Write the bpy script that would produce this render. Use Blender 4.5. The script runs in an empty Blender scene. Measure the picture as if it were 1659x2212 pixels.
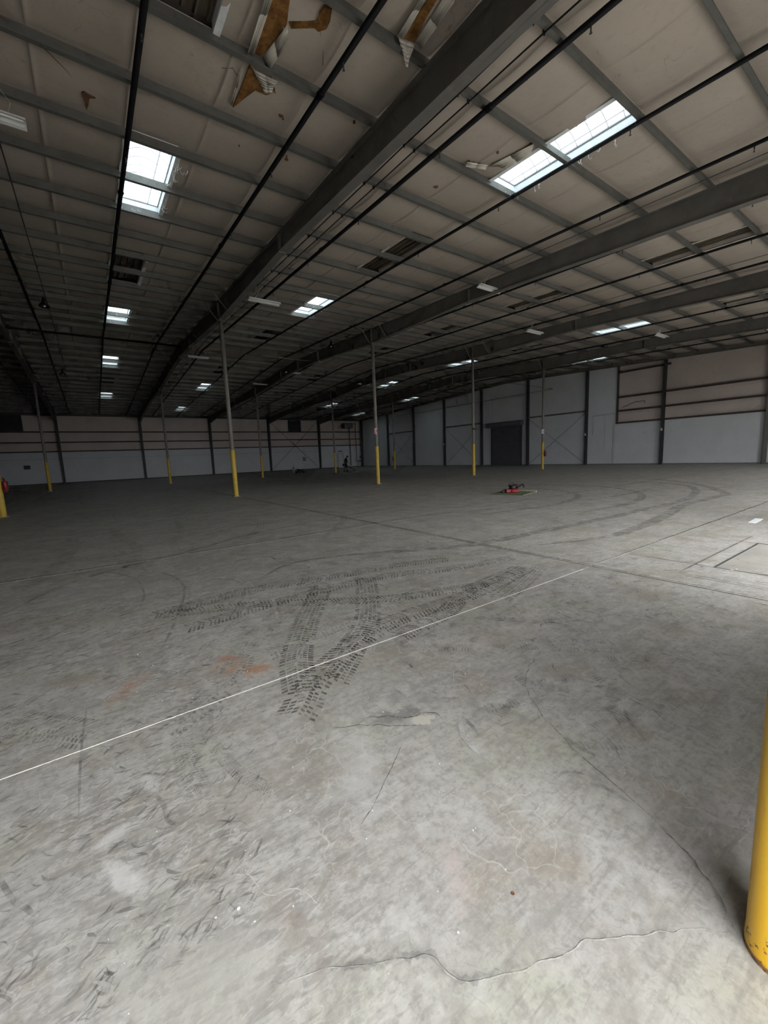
import bpy, math, random
from math import sin, cos, pi, radians as R, sqrt, atan2, hypot
from mathutils import Vector, Matrix, noise

SC = bpy.context.scene
COL = SC.collection

# ------------------------------------------------------------------ camera
cam_d = bpy.data.cameras.new('camera'); cam = bpy.data.objects.new('camera', cam_d); COL.objects.link(cam)
YAW, PITCH, ROLL, FPX = 0.6145, 0.1367, -0.0415, 877.3
w_ = Vector((sin(YAW)*cos(PITCH), cos(YAW)*cos(PITCH), -sin(PITCH)))
r0 = Vector((cos(YAW), -sin(YAW), 0)); u0 = r0.cross(w_)
r_ = r0*cos(ROLL) + u0*sin(ROLL); u_ = r_.cross(w_)
m = Matrix((r_, u_, -w_)).transposed().to_4x4(); m.translation = Vector((0, 0, 1.5))
cam.matrix_world = m
cam_d.sensor_fit = 'HORIZONTAL'; cam_d.sensor_width = 36.0; cam_d.lens = FPX/1659*36.0
cam_d.clip_start = 0.02; cam_d.clip_end = 500
SC.camera = cam

# ------------------------------------------------------------------ sky
wd = bpy.data.worlds.new('sky'); SC.world = wd; wd.use_nodes = True
nt = wd.node_tree; nt.nodes.clear()
bg = nt.nodes.new('ShaderNodeBackground'); wo = nt.nodes.new('ShaderNodeOutputWorld')
bg.inputs[0].default_value = (0.97, 0.98, 1.0, 1); bg.inputs[1].default_value = 9.6
nt.links.new(bg.outputs[0], wo.inputs[0])

# ------------------------------------------------------------------ exposure
SC.view_settings.view_transform = 'Standard'; SC.view_settings.look = 'None'
SC.view_settings.exposure = 0.0; SC.view_settings.gamma = 1.0; SC.view_settings.use_curve_mapping = False
SC.cycles.max_bounces = 6; SC.cycles.diffuse_bounces = 5; SC.cycles.glossy_bounces = 3
SC.cycles.transparent_max_bounces = 12; SC.cycles.transmission_bounces = 4
SC.cycles.use_denoising = True
SC.cycles.use_adaptive_sampling = True; SC.cycles.adaptive_threshold = 0.04; SC.cycles.adaptive_min_samples = 12
SC.cycles.sample_clamp_indirect = 6.0
SC.cycles.caustics_reflective = False; SC.cycles.caustics_refractive = False

# ------------------------------------------------------------------ key dimensions (metres)
BX = 7.658                                   # frame spacing
X1 = 5.04                                    # first frame right of the camera
XR = X1 + 4*BX                               # right gable wall
XL = X1 - 4*BX                               # left gable wall, far outside the view
YA, YB, YW, YN = 18.42, 37.17, 55.92, -0.35  # column rows, far wall, near wall
YR = (YW + YN)/2                             # ridge
K, Z0 = 0.0445, 7.28
def fx(i): return X1 + (i-1)*BX              # frame i
def ym(y): return y if y <= YR else 2*YR - y
def zt(y): return Z0 + K*ym(y)               # top of rafter / underside of purlin
PURL = [1.09 + 1.453*i for i in range(18)]
PURL = [p for p in PURL if p < YR-0.3]
PURL = PURL + [2*YR - p for p in reversed(PURL)]
PD = 0.20                                    # purlin depth

# unseen openings in the near wall, sized to set the daylight: (x0, x1, z1)
DOORS = [(-1.75, 1.36, 3.8), (5.35, 9.6, 4.8), (12.4, 16.0, 4.2), (19.2, 22.8, 4.2), (26.2, 29.8, 4.2)]
def portal(name, loc, sx, sy, rot):
    l = bpy.data.lights.new(name, 'AREA'); l.shape = 'RECTANGLE'; l.size = sx; l.size_y = sy
    l.cycles.is_portal = True
    o = bpy.data.objects.new(name, l); COL.objects.link(o); o.location = loc; o.rotation_euler = rot
for (a, b, zz) in DOORS:
    portal('door_portal', ((a+b)/2, YN-0.75, zz/2), b-a, zz, (R(90), 0, 0))
SKY = []       # x, y0, y1, open?
for xc, par in ((1.72, 1), (8.75, 0), (24.45, 1), (32.0, 0)):
    for s, k in enumerate((4.0, 9.81, 15.62, 21.43)):
        SKY.append((xc, k, k+2.906, (s % 2) == par))
        SKY.append((xc, 2*YR-k-2.906, 2*YR-k, (s % 2) != (1-par)))
for k in (4.0, 9.81, 15.62, 21.43):
    SKY.append((16.55, k, k+2.906, False)); SKY.append((16.55, 2*YR-k-2.906, 2*YR-k, False))
for (xc, a, b, op) in SKY:
    if op:
        yc = (a+b)/2
        portal('skylight_portal', (xc, yc, zt(yc)+PD+0.52), 0.9, b-a, (0, 0, 0))

# ------------------------------------------------------------------ mesh helper
class MB:
    def __init__(s): s.v = []; s.f = []
    def box(s, x0, x1, y0, y1, z0, z1, M=None):
        p = [(x0,y0,z0),(x1,y0,z0),(x1,y1,z0),(x0,y1,z0),(x0,y0,z1),(x1,y0,z1),(x1,y1,z1),(x0,y1,z1)]
        if M is not None: p = [tuple(M @ Vector(q)) for q in p]
        n = len(s.v); s.v += p
        s.f += [tuple(n+i for i in q) for q in ((3,2,1,0),(4,5,6,7),(0,1,5,4),(1,2,6,5),(2,3,7,6),(3,0,4,7))]
        return s
    def slab8(s, p):
        n = len(s.v); s.v += [tuple(q) for q in p]
        s.f += [tuple(n+i for i in q) for q in ((3,2,1,0),(4,5,6,7),(0,1,5,4),(1,2,6,5),(2,3,7,6),(3,0,4,7))]
        return s
    def tube(s, pts, r, n=8, cap=True):
        pts = [Vector(p) for p in pts]; base = len(s.v); rings = []
        for i, p in enumerate(pts):
            if i == 0: d = pts[1]-pts[0]
            elif i == len(pts)-1: d = pts[-1]-pts[-2]
            else: d = (pts[i+1]-pts[i]).normalized() + (pts[i]-pts[i-1]).normalized()
            d.normalize()
            a = d.cross(Vector((0,0,1)))
            if a.length < 0.05: a = d.cross(Vector((1,0,0)))
            a.normalize(); b = d.cross(a)
            rr = r[i] if isinstance(r, (list, tuple)) else r
            ring = []
            for k in range(n):
                t = 2*pi*k/n; ring.append(len(s.v)); s.v.append(tuple(p + a*cos(t)*rr + b*sin(t)*rr))
            rings.append(ring)
        for A, B in zip(rings, rings[1:]):
            for k in range(n): s.f.append((A[k], A[(k+1)%n], B[(k+1)%n], B[k]))
        if cap: s.f.append(tuple(reversed(rings[0]))); s.f.append(tuple(rings[-1]))
        return s
    def lathe(s, prof, c=(0,0,0), n=16, M=None):
        rings = []
        for (r, z) in prof:
            ring = []
            for k in range(n):
                t = 2*pi*k/n; q = Vector((r*cos(t), r*sin(t), z))
                if M is not None: q = M @ q
                ring.append(len(s.v)); s.v.append((q[0]+c[0], q[1]+c[1], q[2]+c[2]))
            rings.append(ring)
        for A, B in zip(rings, rings[1:]):
            for k in range(n): s.f.append((A[k], A[(k+1)%n], B[(k+1)%n], B[k]))
        s.f.append(tuple(reversed(rings[0]))); s.f.append(tuple(rings[-1]))
        return s
    def poly(s, pts):
        n = len(s.v); s.v += [tuple(p) for p in pts]; s.f.append(tuple(range(n, n+len(pts)))); return s
    def prism(s, outline, z0, z1, M=None):
        n = len(s.v); k = len(outline)
        P = [Vector((a, b, z0)) for a, b in outline] + [Vector((a, b, z1)) for a, b in outline]
        if M is not None: P = [M @ q for q in P]
        s.v += [tuple(q) for q in P]
        s.f.append(tuple(n+i for i in reversed(range(k)))); s.f.append(tuple(n+k+i for i in range(k)))
        for i in range(k): s.f.append((n+i, n+(i+1)%k, n+k+(i+1)%k, n+k+i))
        return s
    def build(s, name, mat=None, parent=None, smooth=False, kind=None):
        me = bpy.data.meshes.new(name); me.from_pydata(s.v, [], s.f); me.update()
        if mat: me.materials.append(mat)
        if smooth:
            me.polygons.foreach_set('use_smooth', [True]*len(me.polygons))
        o = bpy.data.objects.new(name, me); COL.objects.link(o)
        if parent is not None: o.parent = parent
        if kind: o['kind'] = kind
        return o
def inst(src, parent=None, loc=None, rot=None, name=None):
    o = src.copy(); COL.objects.link(o)
    if parent is not None: o.parent = parent
    if loc is not None: o.location = loc
    if rot is not None: o.rotation_euler = rot
    return o
def empty(name, loc=(0,0,0), rz=0):
    o = bpy.data.objects.new(name, None); COL.objects.link(o); o.location = loc
    o.rotation_euler = (0,0,rz); o.empty_display_size = 0.2; return o
def tag(o, label, cat, group=None):
    o['label'] = label; o['category'] = cat
    if group: o['group'] = group
    return o
def copy_tree(o, parent=None):
    c = o.copy(); COL.objects.link(c)
    if parent is not None: c.parent = parent
    for ch in list(o.children): copy_tree(ch, c)
    return c
def ibeam_x(mb, x, y0, y1, zb0, zb1, zt0, zt1, fw=0.2, ft=0.014, wt=0.01):
    """I-section running along Y at x, bottom/top z at both ends"""
    def seg(xa, xb, a0, b0, a1, b1):
        mb.slab8([(xa,y0,a0),(xb,y0,a0),(xb,y1,a1),(xa,y1,a1),(xa,y0,b0),(xb,y0,b0),(xb,y1,b1),(xa,y1,b1)])
    seg(x-fw/2, x+fw/2, zb0, zb0+ft, zb1, zb1+ft)
    seg(x-fw/2, x+fw/2, zt0-ft, zt0, zt1-ft, zt1)
    seg(x-wt/2, x+wt/2, zb0, zt0, zb1, zt1)

# ------------------------------------------------------------------ materials
def nmat(name):
    m = bpy.data.materials.new(name); m.use_nodes = True
    t = m.node_tree; b = t.nodes['Principled BSDF']; return m, t, b
def N(t, kind, **kw):
    n = t.nodes.new(kind)
    for k, v in kw.items(): setattr(n, k, v)
    return n
def pos(t, scale=None):
    g = N(t, 'ShaderNodeNewGeometry')
    if scale is None: return g.outputs['Position']
    mp = N(t, 'ShaderNodeMapping'); mp.inputs['Scale'].default_value = scale
    t.links.new(g.outputs['Position'], mp.inputs['Vector']); return mp.outputs[0]
def noise_(t, vec, scale, detail=4, rough=0.55, dist=0.0):
    n = N(t, 'ShaderNodeTexNoise'); n.inputs['Scale'].default_value = scale
    n.inputs['Detail'].default_value = detail; n.inputs['Roughness'].default_value = rough
    n.inputs['Distortion'].default_value = dist
    t.links.new(vec, n.inputs['Vector']); return n.outputs['Fac']
def ramp(t, fac, a, b, ca=(0,0,0,1), cb=(1,1,1,1), interp='LINEAR'):
    r = N(t, 'ShaderNodeValToRGB'); r.color_ramp.interpolation = interp
    r.color_ramp.elements[0].position = a; r.color_ramp.elements[0].color = ca
    r.color_ramp.elements[1].position = b; r.color_ramp.elements[1].color = cb
    t.links.new(fac, r.inputs[0]); return r.outputs[0]
def mixc(t, fac, a, b, blend='MIX'):
    n = N(t, 'ShaderNodeMix', data_type='RGBA', blend_type=blend)
    if isinstance(fac, (int, float)): n.inputs[0].default_value = fac
    else: t.links.new(fac, n.inputs[0])
    for s, v in ((6, a), (7, b)):
        if isinstance(v, tuple): n.inputs[s].default_value = v if len(v) == 4 else (*v, 1)
        else: t.links.new(v, n.inputs[s])
    return n.outputs[2]
def math_(t, op, a, b=None, clamp=False):
    n = N(t, 'ShaderNodeMath', operation=op); n.use_clamp = clamp
    for i, v in enumerate((a, b)):
        if v is None: continue
        if isinstance(v, (int, float)): n.inputs[i].default_value = v
        else: t.links.new(v, n.inputs[i])
    return n.outputs[0]
def bump_(t, b, h, strength=0.3, dist=0.01):
    n = N(t, 'ShaderNodeBump'); n.inputs['Strength'].default_value = strength; n.inputs['Distance'].default_value = dist
    t.links.new(h, n.inputs['Height']); t.links.new(n.outputs[0], b.inputs['Normal'])
def simple(name, c, rough=0.6, metal=0.0, var=0.12, scale=3.0, spec=0.4, dirt=None, bump=0.0):
    m, t, b = nmat(name); p = pos(t)
    f = noise_(t, p, scale, 5)
    ca = tuple(max(0, x*(1-var)) for x in c); cb = tuple(min(1, x*(1+var)) for x in c)
    col = mixc(t, ramp(t, f, 0.3, 0.7), ca, cb)
    if dirt:
        f2 = noise_(t, p, scale*4.3, 6, 0.65)
        col = mixc(t, ramp(t, f2, 0.55, 0.75), col, dirt)
    t.links.new(col, b.inputs['Base Color'])
    b.inputs['Roughness'].default_value = rough; b.inputs['Metallic'].default_value = metal
    b.inputs['Specular IOR Level'].default_value = spec
    if bump: bump_(t, b, noise_(t, p, scale*20, 3), bump, 0.004)
    return m

M_beam = simple('painted_beam', (0.155, 0.148, 0.134), 0.62, 0, 0.18, 1.5, 0.35, dirt=(0.20, 0.185, 0.165))
M_purlin = simple('purlin_steel', (0.155, 0.155, 0.142), 0.55, 0.25, 0.16, 2.0, 0.4, dirt=(0.11, 0.105, 0.095))
M_dark = simple('dark_steel', (0.06, 0.06, 0.066), 0.55, 0.1, 0.15, 2.0)
M_brown = simple('brown_girt', (0.07, 0.055, 0.05), 0.6, 0, 0.18, 2.0)
M_shaft = simple('column_paint', (0.20, 0.185, 0.165), 0.6, 0, 0.15, 3.0)
M_pipe = simple('black_pipe', (0.007, 0.007, 0.008), 0.6, 0.0, 0.2, 4.0, 0.15)
M_liner = simple('wall_liner', (0.62, 0.635, 0.66), 0.55, 0, 0.05, 0.8, 0.3, dirt=(0.56, 0.57, 0.59))
M_white = simple('white_enamel', (0.72, 0.72, 0.70), 0.35, 0, 0.05, 4)
M_red = simple('red_paint', (0.28, 0.015, 0.02), 0.4, 0, 0.1, 6)
M_black = simple('black_plastic', (0.012, 0.012, 0.014), 0.45, 0, 0.1, 6)
M_grey = simple('grey_metal', (0.28, 0.28, 0.28), 0.45, 0.5, 0.1, 5)
M_con = simple('near_wall_panel', (0.30, 0.29, 0.28), 0.8, 0, 0.1, 1)
M_ground = simple('outside_concrete', (0.58, 0.56, 0.52), 0.9, 0, 0.1, 0.5)
M_deck = simple('roof_deck', (0.10, 0.09, 0.08), 0.7, 0.2, 0.15, 1)
M_curb = simple('white_vinyl_lining', (0.82, 0.84, 0.85), 0.45, 0, 0.1, 6, dirt=(0.66, 0.66, 0.65))
M_flap = simple('torn_vinyl_facing', (0.58, 0.54, 0.47), 0.5, 0, 0.12, 5)
M_glassfib = simple('brown_glass_fibre', (0.21, 0.105, 0.035), 0.95, 0, 0.55, 7, 0.1, dirt=(0.05, 0.022, 0.010), bump=0.9)
M_skin = simple('skin', (0.10, 0.06, 0.045), 0.55, 0, 0.05, 8)
M_cloth = simple('black_clothing', (0.012, 0.012, 0.015), 0.9, 0, 0.2, 8, 0.1)
M_green = simple('green_mat', (0.13, 0.16, 0.09), 0.85, 0, 0.12, 6, dirt=(0.18, 0.19, 0.13))
M_cream = simple('pale_edge', (0.65, 0.63, 0.52), 0.7, 0, 0.05, 6)
M_tube = simple('dead_lamp_tube', (0.80, 0.82, 0.80), 0.25, 0, 0.02, 6)
M_seal = simple('white_joint_sealant', (0.66, 0.64, 0.58), 0.8, 0, 0.15, 30)
M_paper = simple('white_paper', (0.85, 0.87, 0.9), 0.6, 0, 0.04, 9)
M_foot = simple('rust_brown', (0.16, 0.08, 0.04), 0.8, 0, 0.3, 9)

# dark rusty corrugated metal seen through the covered openings
def mk_corr():
    m, t, b = nmat('weathered_roof_metal')
    f = noise_(t, pos(t, (9, 0.8, 9)), 1.6, 6, 0.65)
    c = mixc(t, ramp(t, f, 0.3, 0.72), (0.045, 0.035, 0.028), (0.20, 0.165, 0.12))
    t.links.new(c, b.inputs['Base Color']); b.inputs['Roughness'].default_value = 0.7; b.inputs['Metallic'].default_value = 0.15
    return m
M_corr = mk_corr()

# vinyl insulation facing
def mk_ins(name, base, stain):
    m, t, b = nmat(name); p = pos(t)
    f = noise_(t, p, 0.5, 4); f2 = noise_(t, p, 7, 6, 0.7)
    c = mixc(t, ramp(t, f, 0.3, 0.7), tuple(x*0.90 for x in base), tuple(x*1.08 for x in base))
    c = mixc(t, math_(t, 'MULTIPLY', ramp(t, f2, 0.52, 0.75), 0.35), c, stain)
    v = N(t, 'ShaderNodeTexVoronoi', feature='DISTANCE_TO_EDGE'); v.inputs['Scale'].default_value = 1.1
    wn = N(t, 'ShaderNodeVectorMath', operation='ADD')
    nn = N(t, 'ShaderNodeTexNoise'); nn.inputs['Scale'].default_value = 3.0; t.links.new(p, nn.inputs['Vector'])
    sc = N(t, 'ShaderNodeVectorMath', operation='SCALE'); sc.inputs['Scale'].default_value = 0.8
    t.links.new(nn.outputs['Color'], sc.inputs[0]); t.links.new(p, wn.inputs[0]); t.links.new(sc.outputs[0], wn.inputs[1])
    t.links.new(wn.outputs[0], v.inputs['Vector'])
    line = ramp(t, v.outputs['Distance'], 0.0, 0.012, (1,1,1,1), (0,0,0,1))
    msk = ramp(t, noise_(t, p, 0.9, 3), 0.60, 0.66)
    c = mixc(t, math_(t, 'MULTIPLY', math_(t, 'MULTIPLY', line, msk), 0.5), c, (0.13, 0.09, 0.06))
    t.links.new(c, b.inputs['Base Color']); b.inputs['Roughness'].default_value = 0.5
    b.inputs['Specular IOR Level'].default_value = 0.35
    h = noise_(t, p, 2.6, 5, 0.6, 0.4)
    bump_(t, b, h, 0.35, 0.05)
    return m
M_ins = mk_ins('roof_insulation_facing', (0.49, 0.43, 0.365), (0.31, 0.25, 0.20))
M_wins = mk_ins('wall_insulation_facing', (0.60, 0.52, 0.48), (0.42, 0.34, 0.30))

# yellow paint with chips, rust at the foot
def mk_yellow():
    m, t, b = nmat('yellow_safety_paint'); p = pos(t)
    f = noise_(t, p, 2.5, 4)
    c = mixc(t, ramp(t, f, 0.3, 0.7), (0.72, 0.40, 0.008), (0.84, 0.49, 0.015))
    sx = N(t, 'ShaderNodeSeparateXYZ'); t.links.new(p, sx.inputs[0])
    low = ramp(t, sx.outputs[2], 0.02, 0.13, (1,1,1,1), (0,0,0,1))
    chips = noise_(t, p, 38, 5, 0.7)
    thr = math_(t, 'ADD', chips, math_(t, 'MULTIPLY', low, 0.13))
    c = mixc(t, ramp(t, thr, 0.665, 0.685), c, (0.09, 0.04, 0.015))
    c = mixc(t, ramp(t, noise_(t, p, 90, 2), 0.80, 0.82), c, (0.8, 0.78, 0.7))
    sc = noise_(t, pos(t, (30, 30, 3)), 2, 3)
    c = mixc(t, math_(t, 'MULTIPLY', ramp(t, sc, 0.58, 0.75), 0.3), c, (0.45, 0.25, 0.02))
    t.links.new(c, b.inputs['Base Color']); b.inputs['Roughness'].default_value = 0.33
    bump_(t, b, chips, 0.12, 0.002)
    return m
M_yellow = mk_yellow()
M_yelf = simple('faded_yellow_paint', (0.52, 0.36, 0.06), 0.5, 0, 0.12, 5, 0.3, dirt=(0.40, 0.27, 0.06))

# weathered acrylic skylight dome: lets most of the daylight straight through, scatters the rest
def mk_pane():
    m = bpy.data.materials.new('skylight_acrylic'); m.use_nodes = True; t = m.node_tree; t.nodes.clear()
    o = N(t, 'ShaderNodeOutputMaterial'); tr = N(t, 'ShaderNodeBsdfTransparent'); tl = N(t, 'ShaderNodeBsdfTranslucent')
    tr.inputs[0].default_value = (0.165, 0.225, 0.252, 1)
    f = noise_(t, pos(t), 4, 4)
    t.links.new(mixc(t, f, (0.32, 0.355, 0.365), (0.42, 0.45, 0.455)), tl.inputs[0])
    mx = N(t, 'ShaderNodeMixShader'); mx.inputs[0].default_value = 0.45
    t.links.new(tr.outputs[0], mx.inputs[1]); t.links.new(tl.outputs[0], mx.inputs[2])
    t.links.new(mx.outputs[0], o.inputs[0]); return m
M_pane = mk_pane()

# concrete slab
def mk_floor():
    m, t, b = nmat('worn_concrete'); p = pos(t)
    g = N(t, 'ShaderNodeSeparateXYZ'); t.links.new(p, g.inputs[0]); X, Y = g.outputs[0], g.outputs[1]
    big = noise_(t, p, 0.35, 2, 0.6); med = noise_(t, p, 2.2, 4, 0.62); fine = noise_(t, p, 26, 3, 0.7)
    c = mixc(t, ramp(t, big, 0.35, 0.65), (0.43, 0.42, 0.40), (0.515, 0.50, 0.45))
    # hue drift: greenish / bluish / brownish patches
    c = mixc(t, math_(t, 'MULTIPLY', ramp(t, noise_(t, p, 1.3, 3), 0.46, 0.62), 0.80), c, (0.40, 0.405, 0.33))
    c = mixc(t, math_(t, 'MULTIPLY', ramp(t, noise_(t, p, 1.9, 4, 0.65), 0.50, 0.64), 0.70), c, (0.31, 0.265, 0.205))
    c = mixc(t, math_(t, 'MULTIPLY', ramp(t, med, 0.42, 0.68), 0.45), c, (0.28, 0.27, 0.25))
    c = mixc(t, math_(t, 'MULTIPLY', ramp(t, fine, 0.46, 0.66), 0.60), c, (0.24, 0.23, 0.21))
    c = mixc(t, math_(t, 'MULTIPLY', ramp(t, noise_(t, p, 55, 1, 0.6), 0.52, 0.68), 0.30), c, (0.50, 0.49, 0.45))
    # rubbery smears in two directions
    def rotv(a, s):
        mp = N(t, 'ShaderNodeMapping'); mp.inputs['Rotation'].default_value = (0, 0, a); mp.inputs['Scale'].default_value = s
        t.links.new(p, mp.inputs['Vector']); return mp.outputs[0]
    for a, s, sc, lo, hi, amt, cc in ((0.5, (1, 7, 1), 1.4, 0.55, 0.70, 0.30, (0.17, 0.165, 0.16)),
                                     (-0.9, (1, 9, 1), 2.3, 0.57, 0.70, 0.28, (0.18, 0.17, 0.16)),
                                     (1.9, (1, 14, 1), 3.1, 0.58, 0.70, 0.20, (0.52, 0.50, 0.46)),
                                     (2.6, (1, 8, 1), 6.0, 0.60, 0.68, 0.30, (0.16, 0.15, 0.14)),
                                     (0.1, (1, 6, 1), 9.0, 0.62, 0.70, 0.22, (0.15, 0.145, 0.14))):
        f = noise_(t, rotv(a, s), sc, 3, 0.6, 0.6)
        c = mixc(t, math_(t, 'MULTIPLY', ramp(t, f, lo, hi), amt), c, cc)
    # old dusty tread relief over the left of the bay (ridged noise, light crests)
    n1 = noise_(t, rotv(-0.55, (1, 3.0, 1)), 7.0, 2, 0.5, 1.2)
    rid = math_(t, 'ABSOLUTE', math_(t, 'SUBTRACT', n1, 0.5))
    crest = ramp(t, rid, 0.0, 0.035, (1,1,1,1), (0,0,0,1))
    lft = math_(t, 'MULTIPLY', ramp(t, math_(t, 'ADD', math_(t, 'MULTIPLY', X, 0.45), math_(t, 'MULTIPLY', Y, -0.10)), -0.15, 0.45, (1,1,1,1), (0,0,0,1)), ramp(t, noise_(t, p, 0.9, 2), 0.36, 0.6))
    c = mixc(t, math_(t, 'MULTIPLY', math_(t, 'MULTIPLY', crest, lft), 0.62), c, (0.60, 0.585, 0.55))
    n2 = noise_(t, rotv(0.75, (1, 3.4, 1)), 10.0, 2, 0.5, 0.8)
    c = mixc(t, math_(t, 'MULTIPLY', math_(t, 'MULTIPLY', ramp(t, n2, 0.52, 0.57), lft), 0.60), c, (0.19, 0.18, 0.165))
    # hairline web of pale and dark cracks
    for vs, wd, cc, amt, th in ((5.0, 0.02, (0.60, 0.59, 0.54), 0.55, 0.50), (14.0, 0.03, (0.22, 0.21, 0.19), 0.45, 0.52)):
        nn = N(t, 'ShaderNodeTexNoise'); nn.inputs['Scale'].default_value = vs*1.5; nn.inputs['Detail'].default_value = 1.5; t.links.new(p, nn.inputs['Vector'])
        sc_ = N(t, 'ShaderNodeVectorMath', operation='SCALE'); sc_.inputs['Scale'].default_value = 0.9/vs; t.links.new(nn.outputs['Color'], sc_.inputs[0])
        ad = N(t, 'ShaderNodeVectorMath', operation='ADD'); t.links.new(p, ad.inputs[0]); t.links.new(sc_.outputs[0], ad.inputs[1])
        vv = N(t, 'ShaderNodeTexVoronoi', feature='DISTANCE_TO_EDGE'); vv.inputs['Scale'].default_value = vs; t.links.new(ad.outputs[0], vv.inputs['Vector'])
        ln = ramp(t, vv.outputs['Distance'], 0.0, wd, (1,1,1,1), (0,0,0,1))
        mk = ramp(t, noise_(t, p, vs*0.35, 2), th, th+0.08)
        c = mixc(t, math_(t, 'MULTIPLY', math_(t, 'MULTIPLY', ln, mk), amt), c, cc)
    # mid-size mottling, dark freckles
    c = mixc(t, math_(t, 'MULTIPLY', ramp(t, noise_(t, p, 8.5, 4, 0.7), 0.48, 0.64), 0.50), c, (0.27, 0.255, 0.225))
    c = mixc(t, math_(t, 'MULTIPLY', ramp(t, noise_(t, p, 5.0, 3, 0.6), 0.56, 0.70), 0.45), c, (0.54, 0.535, 0.51))
    # single stains and tone patches: centre, radii, angle
    wob = noise_(t, p, 9.0, 4, 0.72)
    def blob(cx, cy, rx, ry, a, soft=0.35, w=1.7):
        mp = N(t, 'ShaderNodeMapping', vector_type='TEXTURE'); mp.inputs['Location'].default_value = (cx, cy, 0)
        mp.inputs['Rotation'].default_value = (0, 0, a); mp.inputs['Scale'].default_value = (rx, ry, 1)
        t.links.new(p, mp.inputs['Vector'])
        l = N(t, 'ShaderNodeVectorMath', operation='LENGTH'); t.links.new(mp.outputs[0], l.inputs[0])
        d = math_(t, 'ADD', l.outputs['Value'], math_(t, 'MULTIPLY', math_(t, 'SUBTRACT', wob, 0.5), w*2))
        return ramp(t, d, 1-soft, 1+soft, (1,1,1,1), (0,0,0,1))
    for (cx, cy, rx, ry, a, col, amt, soft) in (
            (0.78, 2.86, 0.17, 0.09, -0.7, (0.40, 0.17, 0.07), 0.65, 0.7), (0.70, 3.0, 0.30, 0.16, -0.7, (0.40, 0.27, 0.17), 0.45, 1.0),      # rust stains
            (0.68, 3.15, 0.14, 0.06, -0.9, (0.42, 0.20, 0.14), 0.6, 0.6),
            (0.02, 3.15, 0.22, 0.10, 0.9, (0.38, 0.20, 0.12), 0.5, 0.8),
            (-0.08, 1.66, 0.05, 0.13, 0.55, (0.66, 0.66, 0.64), 0.55, 0.6),      # white powder
            (-0.10, 1.88, 0.09, 0.035, 0.3, (0.64, 0.64, 0.62), 0.50, 0.6),
            (0.05, 2.10, 0.035, 0.09, 0.2, (0.66, 0.65, 0.63), 0.5, 0.6),
            (0.88, 1.55, 0.16, 0.5, -0.45, (0.58, 0.58, 0.57), 0.40, 0.8), (0.90, 0.92, 0.05, 0.16, -0.6, (0.50, 0.42, 0.40), 0.5, 0.7), (2.6, 2.05, 0.5, 0.2, -0.1, (0.42, 0.36, 0.30), 0.4, 0.9),
            (1.50, 1.80, 0.40, 0.12, -0.75, (0.20, 0.19, 0.18), 0.40, 1.0),
            (1.28, 1.76, 0.20, 0.08, -0.5, (0.16, 0.155, 0.15), 0.65, 0.6),
            (1.37, 1.65, 0.085, 0.045, -0.6, (0.54, 0.52, 0.45), 0.9, 0.25),      # spalled patch
            (0.36, 1.15, 0.07, 0.22, 0.15, (0.25, 0.21, 0.17), 0.5, 1.0),
            (2.9, 1.6, 1.2, 0.5, 0.2, (0.235, 0.235, 0.24), 0.35, 0.9),  # broad darker grey patch
            (0.1, 1.15, 0.25, 0.35, 0.2, (0.38, 0.37, 0.34), 0.5, 0.8),
            (0.35, 1.75, 0.35, 0.22, 0.2, (0.30, 0.275, 0.235), 0.5, 0.8)):
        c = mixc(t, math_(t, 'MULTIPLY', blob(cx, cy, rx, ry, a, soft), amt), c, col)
    t.links.new(c, b.inputs['Base Color'])
    rg = ramp(t, med, 0.3, 0.7, (0.50,)*3+(1,), (0.72,)*3+(1,)); t.links.new(rg, b.inputs['Roughness'])
    b.inputs['Specular IOR Level'].default_value = 0.35
    h = fine
    bump_(t, b, h, 0.22, 0.004)
    return m
M_floor = mk_floor()

def mk_mark(name, c, lo, hi, amt, sc=9):
    m = bpy.data.materials.new(name); m.use_nodes = True; t = m.node_tree; b = t.nodes['Principled BSDF']
    b.inputs['Base Color'].default_value = (*c, 1); b.inputs['Roughness'].default_value = 0.75
    f = math_(t, 'MULTIPLY', ramp(t, noise_(t, pos(t), sc, 5, 0.6), lo, hi), amt)
    t.links.new(f, b.inputs['Alpha']); return m
M_tread = mk_mark('tyre_dust', (0.10, 0.095, 0.085), 0.32, 0.58, 0.66)
M_tread2 = mk_mark('tyre_dust_faint', (0.13, 0.125, 0.115), 0.40, 0.66, 0.45)
M_skid = mk_mark('rubber_skid', (0.13, 0.125, 0.12), 0.36, 0.66, 0.40, 5)
M_haze = mk_mark('faint_rubber_haze', (0.13, 0.125, 0.12), 0.40, 0.75, 0.24, 3)
M_skidl = mk_mark('pale_scrape', (0.58, 0.57, 0.54), 0.36, 0.60, 0.6, 8)
M_crack = mk_mark('crack_dark', (0.10, 0.09, 0.08), 0.30, 0.55, 0.8, 22)
M_crackl = mk_mark('crack_pale', (0.60, 0.58, 0.52), 0.30, 0.60, 0.75, 22)
M_print = mk_mark('boot_dust', (0.12, 0.12, 0.118), 0.38, 0.66, 0.42, 12)

# ================================================================== SETTING
gr = MB().box(XL-30, XR+30, -60, YN-0.8, -1.35, -1.2).build('ground', M_ground, kind='structure')

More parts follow.
